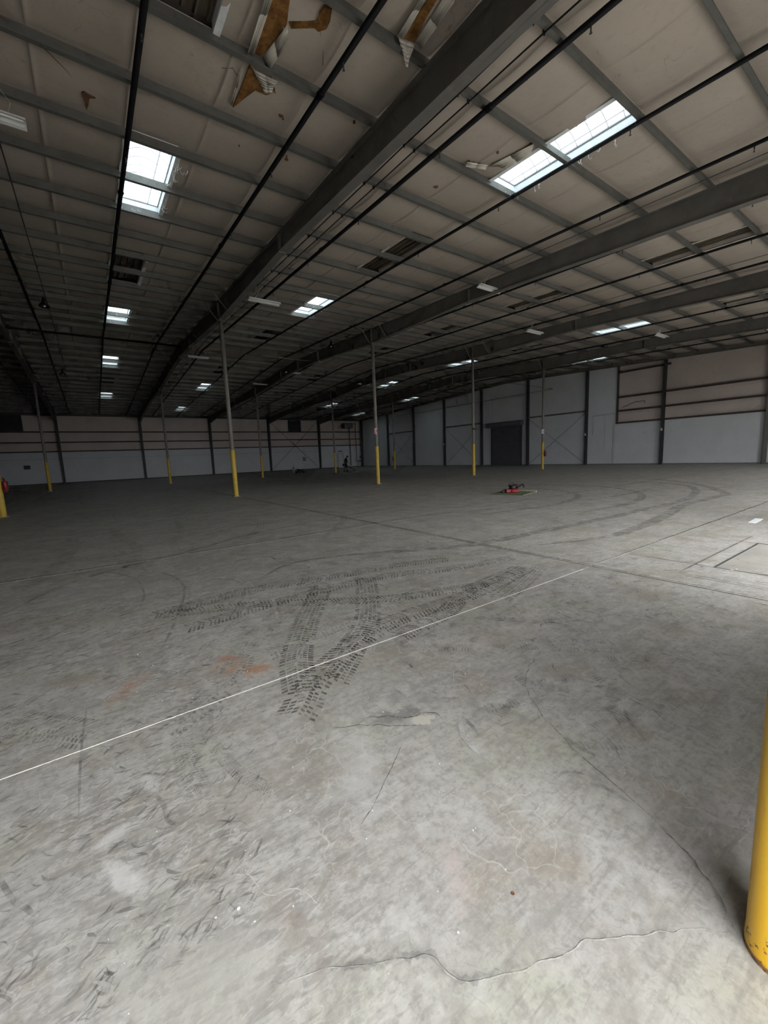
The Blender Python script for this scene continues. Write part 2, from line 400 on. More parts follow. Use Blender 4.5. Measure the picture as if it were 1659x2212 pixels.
# ---- floor: sub-base with recessed joints, slabs as parts
fl = MB().box(XL, XR, YN-0.8, YW, -0.25, -0.16).build('floor', M_dark, kind='structure')
xs = [XL] + [fx(i)+0.0 for i in range(-2, 5)] + [XR]
ys = [YN-0.8, 2.6, 7.4, 12.9, YA, 23.1, 27.8, 32.5, YB, 41.9, 46.6, 51.3, YW]
LX0, LX1, LY1 = 6.0, 7.86, 1.61            # dock leveller pit
def slab(x0, x1, y0, y1):
    g = 0.008
    MB().box(x0+g, x1-g, y0+g, y1-g, -0.16, 0.0).build('slab', M_floor, fl)
for a, b in zip(xs, xs[1:]):
    for c, d in zip(ys, ys[1:]):
        if abs(a-X1) < 0.01 and c < 0:
            slab(a, LX0, c, d); slab(LX1, b, c, d); slab(LX0, LX1, LY1, d)
        else: slab(a, b, c, d)

M_joint = simple('joint_dirt', (0.10, 0.095, 0.085), 0.9, 0, 0.1, 9)
# ---- marks on the floor
rnd = random.Random(7)
def spline(pts, step=0.05):
    P = [Vector((a, b)) for a, b in pts]; out = []
    P = [2*P[0]-P[1]] + P + [2*P[-1]-P[-2]]
    for i in range(1, len(P)-2):
        n = max(2, int((P[i+1]-P[i]).length/step))
        for k in range(n):
            u = k/n
            out.append(0.5*((2*P[i]) + (P[i+1]-P[i-1])*u + (2*P[i-1]-5*P[i]+4*P[i+1]-P[i+2])*u*u + (3*P[i]-P[i-1]-3*P[i+1]+P[i+2])*u**3))
    out.append(P[-2]); return out
def frames(pts, step):
    Q = spline(pts, step); out = []
    for i, q in enumerate(Q):
        d = (Q[min(i+1, len(Q)-1)] - Q[max(i-1, 0)]).normalized()
        out.append((q, d, Vector((-d.y, d.x))))
    return out
MARKZ = [0.0006]
def tread(pts, width=0.26, mat=None, pitch=0.038):
    """chevron lug prints left by a tyre"""
    mb = MB(); z = MARKZ[0]; MARKZ[0] += 0.00006
    F = frames(pts, pitch)
    for i, (q, d, nn) in enumerate(F):
        if rnd.random() < 0.06: continue
        for sgn in (-1, 1):
            for (s0, s1, sk) in ((0.07, 0.30, 0.0), (0.36, 0.60, 0.10), (0.68, 1.0, 0.24)):
                if rnd.random() < 0.10: continue
                w0, w1 = s0*width/2*sgn, s1*width/2*sgn
                l = pitch*(0.52 if s1 < 0.9 else 0.6)
                off = (i % 2)*0 + (0.5*pitch if sgn > 0 else 0)
                j = rnd.uniform(-.003, .003)
                a = q + nn*w0 + d*(off + sk*width*0.5 + j); b = q + nn*w1 + d*(off + (sk+0.16)*width*0.5 + j)
                mb.poly([(*(a), z), (*(a+d*l), z), (*(b+d*l*0.8), z), (*b, z)] if sgn < 0 else [(*b, z), (*(b+d*l*0.8), z), (*(a+d*l), z), (*a, z)])
    o = mb.build('tyre_track', mat or M_tread, fl, kind='stuff'); return o
def band(pts, width, mat, name='skid_mark', jag=0.0, step=0.06, z=None):
    mb = MB(); zz = MARKZ[0]; MARKZ[0] += 0.00006
    F = frames(pts, step); L = []
    n = len(F)
    for i, (q, d, nn) in enumerate(F):
        tp = min(1, 6*i/n+0.15, 6*(n-1-i)/n+0.15)
        w = width/2*tp*(1+rnd.uniform(-jag, jag)); o = nn*(rnd.uniform(-jag, jag)*width)
        L.append((q+nn*w+o, q-nn*w+o))
    for (a, b), (c, d) in zip(L, L[1:]):
        mb.poly([(*a, zz), (*b, zz), (*d, zz), (*c, zz)])
    return mb.build(name, mat, fl)
tread([(4.44,3.11),(3.75,2.98),(3.01,2.89),(1.97,2.86),(1.18,2.49),(0.85,2.18)])
tread([(4.50,3.02),(3.9,2.80),(3.31,2.62)], 0.24)
tread([(4.40,3.18),(3.9,3.10),(3.2,3.00),(2.6,2.72),(2.0,2.60)], 0.22)
tread([(4.70,3.53),(3.59,3.78),(2.83,4.07),(1.53,4.10),(0.6,4.0)], 0.22)
tread([(2.62,4.25),(2.51,3.99),(1.95,3.10),(1.51,2.67),(1.20,2.38)], 0.26)
tread([(2.05,4.45),(1.97,4.14),(1.42,3.33),(1.11,2.81),(0.96,2.40)], 0.25)
tread([(3.55,3.0),(2.54,3.32),(1.91,3.70),(1.27,4.17),(0.5,4.5)], 0.20)
tread([(2.3,6.4),(2.2,5.6),(2.15,4.8),(1.8,4.2)], 0.24, M_tread2)
tread([(3.4,3.45),(2.9,3.35),(2.2,3.2),(1.5,3.1),(1.0,3.0)], 0.22, M_tread2)
tread([(5.9,4.3),(4.9,4.1),(4.0,4.3),(3.2,4.9),(2.4,5.2)], 0.24, M_tread2)
tread([(8.3,5.0),(6.9,4.6),(5.5,4.6),(4.2,5.1),(3.0,5.9)], 0.24, M_tread2)
tread([(4.0,4.1),(3.2,4.4),(2.4,4.5),(1.4,4.7),(0.4,4.6)], 0.24, M_tread)
tread([(1.5,3.9),(0.9,3.3),(0.6,2.8),(0.2,2.5)], 0.22, M_tread2)
tread([(0.35,2.75),(0.25,2.45),(0.22,2.15),(0.25,1.85)], 0.11, M_tread2, 0.018)
tread([(0.42,2.6),(0.36,2.3),(0.40,1.95),(0.5,1.7)], 0.07, M_tread2, 0.014)
tread([(-0.9,3.6),(-0.5,3.1),(-0.2,2.75)], 0.24, M_tread2, 0.03)
def crescents():
    """dusty heel and lug smears over the left foreground"""
    for mat, nn_, seed in ((M_tread2, 1100, 1), (M_skidl, 520, 2), (M_print, 260, 3)):
        rr_ = random.Random(seed); mb = MB(); z = MARKZ[0]; MARKZ[0] += 0.00006
        for k in range(nn_):
            yy = 1.25+4.2*rr_.random()**1.5; xx = rr_.uniform(-.42-.14*(yy-1.2), .28+.30*(yy-1.2))
            a = rr_.choice((0.75, 0.62, 0.45, -0.25, 2.3))+rr_.uniform(-.2, .2); l = rr_.uniform(.02, .075)*(1+.25*(yy-1.2)); w = l*rr_.uniform(.08, .22)
            d = Vector((cos(a), sin(a))); n_ = Vector((-d.y, d.x)); q = Vector((xx, yy)); cv = rr_.uniform(-.2, .2)*l
            L1 = []; L2 = []
            for u in (0, .25, .5, .75, 1):
                c_ = q + d*l*u + n_*cv*4*u*(1-u); hw = w/2*(.25+.75*sin(pi*u))*rr_.uniform(.7, 1.2)
                L1.append((*(c_-n_*hw), z)); L2.append((*(c_+n_*hw), z))
            for e in range(4): mb.poly([L1[e], L1[e+1], L2[e+1], L2[e]])
        mb.build('dust_smears', mat, fl, kind='stuff')
crescents()
# skid arcs
band([(-0.97,5.72),(-0.27,6.85),(1.38,7.74),(2.73,8.51),(5.6,9.22),(8.0,9.6)], 0.10, M_skid)
band([(1.59,5.1),(2.29,5.54),(3.39,5.23),(4.74,4.54),(6.49,4.37),(9.56,4.22),(13.46,4.26),(17.0,5.4),(18.4,7.4),(18.03,9.36),(16.5,11.5)], 0.22, M_skid)
band([(5.44,3.82),(6.99,3.31),(9.3,3.45),(11.86,3.84),(13.74,3.81),(15.16,3.93),(18.2,5.64),(20.06,7.94),(19.5,10.5)], 0.24, M_skid)
band([(9.0,5.0),(12.0,5.0),(14.6,6.2),(15.9,8.4),(15.2,11.0),(13.0,13.0)], 0.22, M_skid)
band([(7.5,6.6),(10.5,6.3),(13.0,7.3),(13.9,9.6),(12.6,12.0)], 0.20, M_skid)
band([(3.0,7.5),(6.0,7.6),(9.0,6.9),(12.5,6.0),(16.0,6.1)], 0.10, M_skid)
band([(-0.42,7.28),(-0.05,7.1),(0.29,6.32),(0.33,5.5),(0.23,4.84)], 0.025, M_skid)
band([(-0.6,7.6),(0.1,7.3),(0.65,6.3),(0.75,5.4),(0.49,4.29),(0.2,3.4)], 0.03, M_skid)
band([(1.0,5.6),(1.40,5.2),(1.38,4.7),(0.95,3.85),(0.3,3.1)], 0.03, M_skidl)
band([(0.9,5.7),(1.30,5.3),(1.28,4.7),(0.85,3.85)], 0.02, M_skid)
band([(2.1,5.8),(2.1,6.2),(1.7,6.3),(1.5,6.0)], 0.04, M_skid)
band([(1.72,3.3),(1.3,3.0),(0.98,2.62)], 0.02, M_skidl)
band([(1.55,4.6),(1.35,3.9),(1.2,3.4)], 0.03, M_skidl)
for ox in (0.0, 0.07, 0.14):
    band([(2.3+ox,11.5),(3.1+ox,10.6),(3.0+ox,9.4),(2.2+ox,8.0),(1.2+ox,6.9)], 0.03, M_skid)
    band([(4.6+ox,10.9),(5.3+ox,10.0),(4.9+ox,8.8),(3.9+ox,7.5),(2.9+ox,6.4)], 0.03, M_skid)
band([(0.2,12.5),(0.3,10.5),(0.5,8.6),(0.2,7.0)], 0.20, M_haze)
band([(-0.6,12.0),(-0.5,10.0),(-0.6,8.2),(-0.9,6.5)], 0.22, M_haze)
band([(1.7,12.5),(1.5,10.2),(1.0,8.4)], 0.16, M_haze)
band([(-3.0,9.0),(-1.2,7.2),(0.6,5.4),(1.5,4.1)], 0.03, M_skidl)
band([(-0.75,3.55),(0.1,3.2),(0.65,2.9),(1.2,2.95),(2.0,3.2)], 0.012, M_skidl)
band([(-0.20,3.1),(-0.22,2.6),(-0.22,2.1)], 0.012, M_skid)
band([(-0.47,1.98),(-0.40,1.80),(-0.36,1.74),(-0.33,1.68)], 0.018, M_print)
band([(0.03,2.02),(0.07,1.99),(0.09,1.90),(0.09,1.82),(0.13,1.77),(0.20,1.78)], 0.018, M_print, jag=0.1)
for k in range(210):       # short rubber ticks scattered where the boots and pallets scraped
    x = rnd.uniform(1.4, 6.5); y = rnd.uniform(0.7, 2.5) if k < 170 else rnd.uniform(3.0, 6.0); a = rnd.uniform(-1.2, 1.9); l = rnd.uniform(0.08, 0.32)
    c = rnd.uniform(-0.5, 0.5)
    band([(x, y), (x+l*0.5*cos(a), y+l*0.5*sin(a)), (x+l*cos(a+c), y+l*sin(a+c))], rnd.uniform(0.006, 0.03), M_print if k % 4 else M_skidl, 'scuff_mark', jag=0.15, step=0.03)
# boot prints
band([(5.42,.3),(5.42,1.78)], .02, M_crack, 'joint_dirt'); band([(5.42,1.78),(8.4,1.78)], .02, M_crack, 'joint_dirt'); band([(5.62,.3),(5.62,1.55)], .012, M_crack, 'joint_dirt')
for (a_, b_) in (((X1, -.3), (X1, 30)), ((X1+.1, 2.6), (XR-1, 2.6)), ((X1, 7.4), (XR-1, 7.4)), ((-6, 7.4), (X1, 7.4))):
    n_ = int(hypot(b_[0]-a_[0], b_[1]-a_[1])/1.5)
    band([(a_[0]+(b_[0]-a_[0])*i/n_+rnd.uniform(-.004,.004), a_[1]+(b_[1]-a_[1])*i/n_+rnd.uniform(-.004,.004)) for i in range(n_+1)], 0.035, M_crack, 'joint_dirt', jag=0.2, step=0.25)
def bootprints():
    mb = MB(); z = MARKZ[0]; MARKZ[0] += 0.00006
    for k in range(90):
        x = rnd.uniform(1.6, 4.6); y = rnd.uniform(0.9, 2.5)
        if k > 66: x = rnd.uniform(5.2, 9.5); y = rnd.uniform(2.8, 5.2)
        a = rnd.choice((0.3, 1.1, 2.5, -0.5)) + rnd.uniform(-0.3, 0.3)
        d = Vector((cos(a), sin(a))); n_ = Vector((-d.y, d.x)); q = Vector((x, y))
        for i in range(13):
            u = i*0.022; 
            if 0.115 < u < 0.15 or rnd.random() < 0.15: continue
            w = 0.045*sqrt(max(0.05, 1-((u-0.20)/0.09)**2)) if u > 0.14 else 0.032*sqrt(max(0.1, 1-((u-0.05)/0.07)**2))
            p0 = q + d*u
            mb.poly([(*(p0-n_*w), z), (*(p0-n_*w+d*0.012), z), (*(p0+d*0.018), z), (*(p0+n_*w+d*0.012), z), (*(p0+n_*w), z), (*(p0+d*0.006), z)][::-1])
    return mb.build('boot_prints', M_print, fl, kind='stuff')
bootprints()
# cracks
def jagline(pts, amp, step=0.02):
    Q = spline(pts, step); out = []
    for i, q in enumerate(Q):
        nse = noise.noise(Vector((q.x*14, q.y*14, 3.1)))
        out.append((q.x + nse*amp, q.y + noise.noise(Vector((q.x*16, q.y*16, 8.7)))*amp))
    return out
def crack(pts, w, mat, amp=0.014): band(jagline(pts, amp), w, mat, 'crack', jag=0.35, step=0.012)
C1 = [(0.25,1.0),(0.42,0.93),(0.54,0.86),(0.65,0.79),(0.68,0.70),(0.80,0.62),(0.95,0.56),(1.08,0.525),(1.16,0.46),(1.30,0.38),(1.44,0.27)]
crack(C1, 0.0035, M_crackl); crack([(a+0.001, b+0.0025) for a, b in C1], 0.0022, M_crack); crack([(a, b+.008) for a, b in C1[:6]], 0.022, M_print)
crack([(1.10,1.86),(1.22,1.78),(1.30,1.70),(1.42,1.66),(1.46,1.60),(1.44,1.55)], 0.008, M_crack)
crack([(0.9,1.9),(1.1,1.78),(1.25,1.64),(1.32,1.60)], 0.005, M_crack)
crack([(0.22,1.42),(0.30,1.36),(0.33,1.25),(0.42,1.20),(0.45,1.10)], 0.004, M_crackl)
crack([(1.66,0.55),(1.72,0.75),(1.80,1.0),(1.98,1.35),(2.2,1.55),(2.6,1.7)], 0.004, M_crack)
crack([(1.44,0.27),(1.55,0.36),(1.66,0.55)], 0.006, M_crack, 0.01)
crack([(0.71,1.27),(0.9,1.38),(1.15,1.55)], 0.003, M_crack, 0.005)
# pale sealant squeezed up out of the first joint
mb = MB(); x = -9.0; prev = None
while x < 4.85:
    w = 0.0045*(1+0.5*noise.noise(Vector((x*9, 0, 0)))); yy = 2.6 + 0.002*noise.noise(Vector((x*5, 4, 0))); h = 0.003+0.001*noise.noise(Vector((x*20, 1, 1)))
    cur = [(x, yy-w, 0.0003), (x, yy-w*0.4, h), (x, yy+w*0.4, h), (x, yy+w, 0.0003)]
    if prev:
        for i in range(3): mb.poly([prev[i], cur[i], cur[i+1], prev[i+1]])
    prev = cur; x += 0.04
mb.build('joint_sealant', M_seal, fl)

# ---- unseen near wall, depth added to block oblique daylight beside the dock openings
wf = MB(); xx = XL
for (a, b, zz) in DOORS:
    wf.box(xx, a, YN-0.8, YN, -0.2, zt(YN)+0.5); wf.box(a, b, YN-0.8, YN, zz, zt(YN)+0.5); xx = b
wf.box(xx, XR, YN-0.8, YN, -0.2, zt(YN)+0.5)
wf.build('wall_front', M_con, kind='structure')
wl = MB().box(XL-0.2, XL, YN-0.2, YW+0.2, -0.2, 9.0).build('wall_left', M_con, kind='structure')

# ---- back wall
wb = MB().box(XL, XR, YW+0.16, YW+0.3, -0.2, zt(YW)+0.4).build('wall_back', M_dark, kind='structure')
GZ = (3.40, 4.37, 5.46)
for i in range(-3, 5):
    a, b = fx(i), fx(i+1)
    MB().box(a+0.01, b-0.01, YW, YW+0.15, 0.0, 3.34).build('liner_panel', M_liner, wb)
    for z0, z1 in ((3.46, 4.33), (4.41, 5.42), (5.50, zt(YW)+0.2)):
        n = 6; mbp = MB()      # pillowed insulation, six widths per bay
        for k in range(n):
            xa, xb = a+(b-a)*k/n, a+(b-a)*(k+1)/n
            g = [[(xa+(xb-xa)*u/4, YW+0.10-0.05*sin(pi*u/4)**0.6*sin(pi*v/4)**0.6 - (0.02 if u in (0,4) else 0), z0+(z1-z0)*v/4) for u in range(5)] for v in range(5)]
            for v in range(4):
                for u in range(4): mbp.poly([g[v][u], g[v][u+1], g[v+1][u+1], g[v+1][u]])
        mbp.build('insulation_panel', M_wins, wb)
for z in GZ:
    MB().box(XL, XR-0.1, YW-0.10, YW+0.12, z-0.06, z-0.045).box(XL, XR-0.1, YW+0.10, YW+0.115, z-0.06, z+0.06).box(XL, XR-0.1, YW-0.10, YW-0.085, z-0.06, z+0.075).build('girt', M_brown, wb)
MB().box(XL, XR-0.1, YW-0.22, YW+0.1, zt(YW)-0.10, zt(YW)+0.12).build('eave_strut', M_dark, wb)
MB().box(XL, XR-0.1, YW-0.01, YW+0.0, 0.0, 0.10).build('base_angle', M_brown, wb)
for i in range(-1, 6):
    x = fx(i) if i < 5 else XR-0.18
    mb = MB(); f = 0.15; d0, d1 = 0.30, 0.62
    z1 = zt(YW)-0.1
    mb.slab8([(x-f/2-0.03,YW-d0,0),(x+f/2+0.03,YW-d0,0),(x+f/2+0.03,YW-d0+0.015,0),(x-f/2-0.03,YW-d0+0.015,0),
              (x-f/2-0.03,YW-d1,z1),(x+f/2+0.03,YW-d1,z1),(x+f/2+0.03,YW-d1+0.015,z1),(x-f/2-0.03,YW-d1+0.015,z1)])
    mb.slab8([(x-0.006,YW-d0,0),(x+0.006,YW-d0,0),(x+0.006,YW,0),(x-0.006,YW,0),(x-0.006,YW-d1,z1),(x+0.006,YW-d1,z1),(x+0.006,YW,z1),(x-0.006,YW,z1)])
    mb.box(x-f/2-0.03, x+f/2+0.03, YW-0.015, YW, 0, z1)
    mb.box(x-0.16, x+0.16, YW-0.36, YW, 0, 0.02)
    mb.build('wall_column', M_dark, wb)
mb = MB()
mb.tube([(fx(3)+0.1, YW-0.06, 0.1), (fx(4)-0.1, YW-0.06, 7.0)], 0.02, 6); mb.build('brace_rod', M_dark, wb)
mb = MB(); mb.tube([(fx(4)-0.1, YW-0.09, 0.1), (fx(3)+0.1, YW-0.09, 7.0)], 0.02, 6); mb.build('brace_rod', M_dark, wb)
MB().tube([(-10, YW-0.03, 2.62), (fx(4), YW-0.03, 2.62)], 0.012, 6).build('conduit', M_grey, wb)

# ---- right wall
wr = MB().box(XR+0.16, XR+0.3, YN-0.2, YW+0.3, -0.2, 9.2).build('wall_right', M_dark, kind='structure')
RC = [1.4, 7.32, 13.25, 19.15, 25.05, 30.95, 36.85, 42.7, 48.6]
edges = [YN] + RC + [YW]
def rpanel(y0, y1, z0, z1a, z1b, nm, mat):
    MB().slab8([(XR,y0+.01,z0),(XR+.15,y0+.01,z0),(XR+.15,y1-.01,z0),(XR,y1-.01,z0),(XR,y0+.01,z1a),(XR+.15,y0+.01,z1a),(XR+.15,y1-.01,z1b),(XR,y1-.01,z1b)]).build(nm, mat, wr)
YP = 16.62
DY0, DY1, DZ = 25.86, 29.62, 4.02
for a, b in zip(edges, edges[1:]):
    za, zb = zt(a)+0.2, zt(b)+0.2
    if b <= 13.3: rpanel(a, b, 0, 3.34, 3.34, 'liner_panel', M_liner)
    elif a < YP < b:
        rpanel(a, YP+0.2, 0, 3.34, 3.34, 'liner_panel', M_liner); rpanel(YP+0.0, b, 3.34, zt(YP)+0.2, zb, 'liner_panel', M_liner); rpanel(YP+0.2, b, 0, 3.34, 3.34, 'liner_panel', M_liner)
    elif a < DY0 < b:
        rpanel(a, DY0, 0, za, zt(DY0)+.2, 'liner_panel', M_liner); rpanel(DY0, DY1, DZ, zt(DY0)+.2, zb, 'liner_panel', M_liner); rpanel(DY1, b, 0, zb, zb, 'liner_panel', M_liner)
    elif a < YR < b:
        rpanel(a, YR, 0, za, zt(YR)+.2, 'liner_panel', M_liner); rpanel(YR, b, 0, zt(YR)+.2, zb, 'liner_panel', M_liner)
    else: rpanel(a, b, 0, za, zb, 'liner_panel', M_liner)
for (y0, y1) in ((YN, 1.4), (1.4, 7.32), (7.32, 13.25), (13.25, YP)):
    n = max(2, int(round((y1-y0)/1.27)))
    for z0, z1 in ((3.45, 4.33), (4.41, 5.42), (5.50, 8.3)):
        mbp = MB()
        for k in range(n):
            ya_, yb_ = y0+(y1-y0)*k/n, y0+(y1-y0)*(k+1)/n
            ztop = min(z1, zt((ya_+yb_)/2)+0.15)
            g = [[(XR+0.12-0.05*sin(pi*u/4)**0.6*sin(pi*v/4)**0.5 - (0.025 if u in (0,4) else 0), ya_+(yb_-ya_)*u/4, z0+(ztop-z0)*v/4) for u in range(5)] for v in range(5)]
            for v in range(4):
                for u in range(4): mbp.poly([g[v][u], g[v+1][u], g[v+1][u+1], g[v][u+1]])
        mbp.build('insulation_panel', M_wins, wr)
def rgirt(y0, y1, z, mat=M_brown, d=0.12):
    MB().box(XR-d, XR+0.12, y0, y1, z-0.06, z-0.045).box(XR-d, XR-d+0.014, y0, y1, z-0.06, z+0.07).build('girt', mat, wr)
for z in GZ: rgirt(YN, 7.30, z); rgirt(7.34, 13.20, z); rgirt(13.30, YP, z)
rgirt(12.9, YP, 7.42)
MB().box(XR-0.12, XR+0.02, YP-0.06, YP+0.06, 3.34, zt(YP)).build('girt', M_brown, wr)
for (a, b) in ((19.15, 25.05), (30.95, 36.85), (42.7, 48.6)): 
    rgirt(a+.05, b-.05, 4.66, M_beam, 0.14)
    for s in (0, 1):
        MB().tube([(XR-0.03-0.03*s, (a, b)[s]+0.1*(1-2*s), 0.1), (XR-0.03-0.03*s, (b, a)[s]-0.1*(1-2*s), 4.5)], 0.013, 6).build('brace_rod', M_grey, wr)
for y in RC:
    mb = MB(); f = 0.17; z1 = zt(y)-0.1
    mb.box(XR-0.25, XR-0.238, y-f/2, y+f/2, 0, z1); mb.box(XR-0.238, XR-0.012, y-0.005, y+0.005, 0, z1); mb.box(XR-0.012, XR, y-f/2, y+f/2, 0, z1)
    mb.box(XR-0.3, XR, y-0.14, y+0.14, 0, 0.018)
    mb.build('wall_column', M_dark if y > 10 else M_beam, wr)
mb = MB()
ibeam_x(mb, XR-0.16, YN, YR, zt(YN)-0.13, zt(YR)-0.13, zt(YN)+0.18, zt(YR)+0.18, 0.2)
ibeam_x(mb, XR-0.16, YR, YW, zt(YR)-0.13, zt(YW)-0.13, zt(YR)+0.18, zt(YW)+0.18, 0.2)
mb.build('gable_rafter', M_beam, wr)
MB().box(XR-0.02, XR, YN, DY0-0.1, 0, 0.08).build('base_angle', M_grey, wr)
MB().box(XR-0.02, XR, DY1+0.1, YW, 0, 0.08).build('base_angle', M_grey, wr)
# sagging cables along the gable wall
MB().tube([(XR-0.3, 46.2, 6.96), (XR-0.3, 38, 6.92), (XR-0.3, 30, 6.95), (XR-0.3, 22.3, 7.01)], 0.018, 6).tube([(XR-0.3, 22.3, 7.01), (XR-0.32, 27.1, 8.3)], 0.014, 6).build('cable', M_dark, wr)
MB().tube([(XR-0.02, 19.4+8*k/10-3.0, 4.1+0.05*sin(k)) for k in range(4)], 0.008, 6).tube([(XR-0.03, 16.9, 0.1), (XR-0.03, 16.9, 3.3)], 0.01, 6).build('conduit', M_grey, wr)
MB().tube([(XR-0.05, 16.2-k*0.15, 4.62+0.32*min(1, k/6)+0.03*sin(k*2.1)) for k in range(9)]+[(XR-0.05, 14.95, 4.95), (XR-0.06, 14.6, 4.95), (XR-0.06, 14.6, 4.75)], 0.022, 6).build('loose_cable', M_black, wr)
MB().tube([(XR-0.03, 18.6, 2.55), (XR-0.03, 18.6, 4.2), (XR-0.03, 16.7, 4.25)], 0.012, 6).tube([(XR-0.03, 17.6, 1.3), (XR-0.03, 17.6, 4.2)], 0.006, 6).build('conduit', M_grey, wr)

# ---- roll-up door
d1 = MB().box(XR-0.02, XR+0.12, DY0, DY1, 0.0, DZ).build('door_1', M_dark, kind='structure')
M_slat = simple('door_slat_paint', (0.12, 0.12, 0.14), 0.6, 0.0, 0.08, 1.5)
sl = MB().prism([(0, 0), (-0.018, 0.02), (-0.018, 0.075), (0, 0.095)], DY0+0.03, DY1-0.03, Matrix(((1,0,0,XR-0.022),(0,0,1,0),(0,1,0,0),(0,0,0,1)))).build('door_slat', M_slat, d1)
sl.location.z = 0.06
for k in range(1, 40):
    inst(sl, d1, (0, 0, 0.06+0.1*k))
for y in (DY0-0.06, DY1): MB().box(XR-0.10, XR, y, y+0.06, 0, DZ+0.1).build('guide_rail', M_dark, d1)
MB().prism([(0, 0), (-0.42, 0.0), (-0.50, 0.10), (-0.50, 0.38), (-0.42, 0.50), (0, 0.50)], DY0-0.22, DY1+0.5, Matrix(((1,0,0,XR),(0,0,1,0),(0,1,0,4.02),(0,0,0,1)))).build('hood', M_slat, d1)
MB().box(XR-0.03, XR-0.02, DY0-0.14, DY1+0.14, 0, 0.05).build('bottom_bar', M_slat, d1)

# ---- personnel door at the far end of the back wall
d2 = MB().box(31.15, 32.05, YW-0.03, YW+0.0, 0.0, 2.15).build('door_2', M_liner, kind='structure')
MB().box(31.09, 31.15, YW-0.05, YW, 0, 2.21).box(32.05, 32.11, YW-0.05, YW, 0, 2.21).box(31.15, 32.05, YW-0.05, YW, 2.15, 2.21).build('door_frame', M_grey, d2)
MB().box(31.22, 31.30, YW-0.09, YW-0.03, 1.0, 1.04).build('door_handle', M_dark, d2)

# ================================================================== ROOF
# ceiling = insulation facing draped over the purlins, with a fold at each roll edge
SEAM = BX/6
holes = [(xc-0.43, xc+0.43, a, b) for (xc, a, b, op) in SKY if xc < XR-1]
tears = []   # filled below: (x0,x1,y0,y1)
def ceil_mesh():
    xsv = set()
    x = XL; ls = []
    nse = int(round((XR-XL)/SEAM))
    for k in range(nse+1):
        s = XL + k*SEAM
        for o in (-0.10, -0.035, -0.012, 0.0, 0.03, 0.10): ls.append(s+o)
        for o in (0.3, 0.52, 0.74): ls.append(s+SEAM*o)
    for h in holes: ls += [h[0], h[1]]
    for h in tears: ls += [h[0], h[1]]
    ls = sorted(v for v in ls if XL <= v <= XR)
    xs_ = [ls[0]]
    for v in ls[1:]:
        if v-xs_[-1] > 0.004: xs_.append(v)
    Yb = [YN] + PURL + [YW]; ys_ = []
    for a, b in zip(Yb, Yb[1:]):
        for t in (0, 0.05, 0.15, 0.35, 0.5, 0.65, 0.85, 0.95): ys_.append((a+(b-a)*t, a, b))
        if a < YR < b: ys_.append((YR, a, b))
    ys_.append((YW, Yb[-2], Yb[-1])); ys_.sort()
    def z(x, y, a, b):
        u = (y-a)/(b-a); sag = max(0.0, sin(pi*u))**0.55
        k = math.floor((x-XL)/SEAM); f = (x-XL)/SEAM - k
        ph = noise.noise(Vector((k*1.7, a*0.9, 0)))
        bow = 4*f*(1-f)
        zz = zt(y)+PD+0.02 - sag*(0.055 + 0.02*ph + 0.02*bow) + 0.012*noise.noise(Vector((x*1.3, y*1.5, 2)))*sag
        dx = (x-XL) - round((x-XL)/SEAM)*SEAM
        if abs(dx) < 0.02: zz -= 0.03*sag*(1-abs(dx)/0.02)+0.004
        return zz
    V = [(x, y, z(x, y, a, b)) for (y, a, b) in ys_ for x in xs_]
    W = len(xs_); Fc = []
    for j in range(len(ys_)-1):
        yc = (ys_[j][0]+ys_[j+1][0])/2
        if ys_[j+1][0]-ys_[j][0] < 1e-5: continue
        hh = [h for h in holes if h[2] < yc < h[3]]
        for i in range(W-1):
            xc = (xs_[i]+xs_[i+1])/2
            if any(h[0] < xc < h[1] for h in hh): continue
            Fc.append((j*W+i, (j+1)*W+i, (j+1)*W+i+1, j*W+i+1))
    me = bpy.data.meshes.new('ceiling'); me.from_pydata(V, [], Fc); me.materials.append(M_ins); me.update()
    me.polygons.foreach_set('use_smooth', [True]*len(me.polygons))
    o = bpy.data.objects.new('ceiling', me); COL.objects.link(o); o['kind'] = 'structure'; return o
ce = ceil_mesh()
# roof deck above it, open only at the glazed skylights
op = [(xc-0.44, xc+0.44, a, b) for (xc, a, b, o_) in SKY if o_]
cols = sorted(set([XL, XR+0.3] + [v for h in op for v in h[:2]]))
mb = MB()
def deckseg(xa, xb, ya_, yb_):
    z0, z1 = zt(ya_)+PD+0.14, zt(yb_)+PD+0.14
    mb.slab8([(xa,ya_,z0),(xb,ya_,z0),(xb,yb_,z1),(xa,yb_,z1),(xa,ya_,z0+.05),(xb,ya_,z0+.05),(xb,yb_,z1+.05),(xa,yb_,z1+.05)])
for a, b in zip(cols, cols[1:]):
    hs = sorted((h[2], h[3]) for h in op if h[0] <= (a+b)/2 <= h[1])
    y = YN-0.3
    for (h0, h1) in hs + [(YW+0.3, None)]:
        if y < YR < h0: deckseg(a, b, y, YR); deckseg(a, b, YR, h0)
        else: deckseg(a, b, y, h0)
        y = h1
mb.build('roof_deck', M_deck, ce)
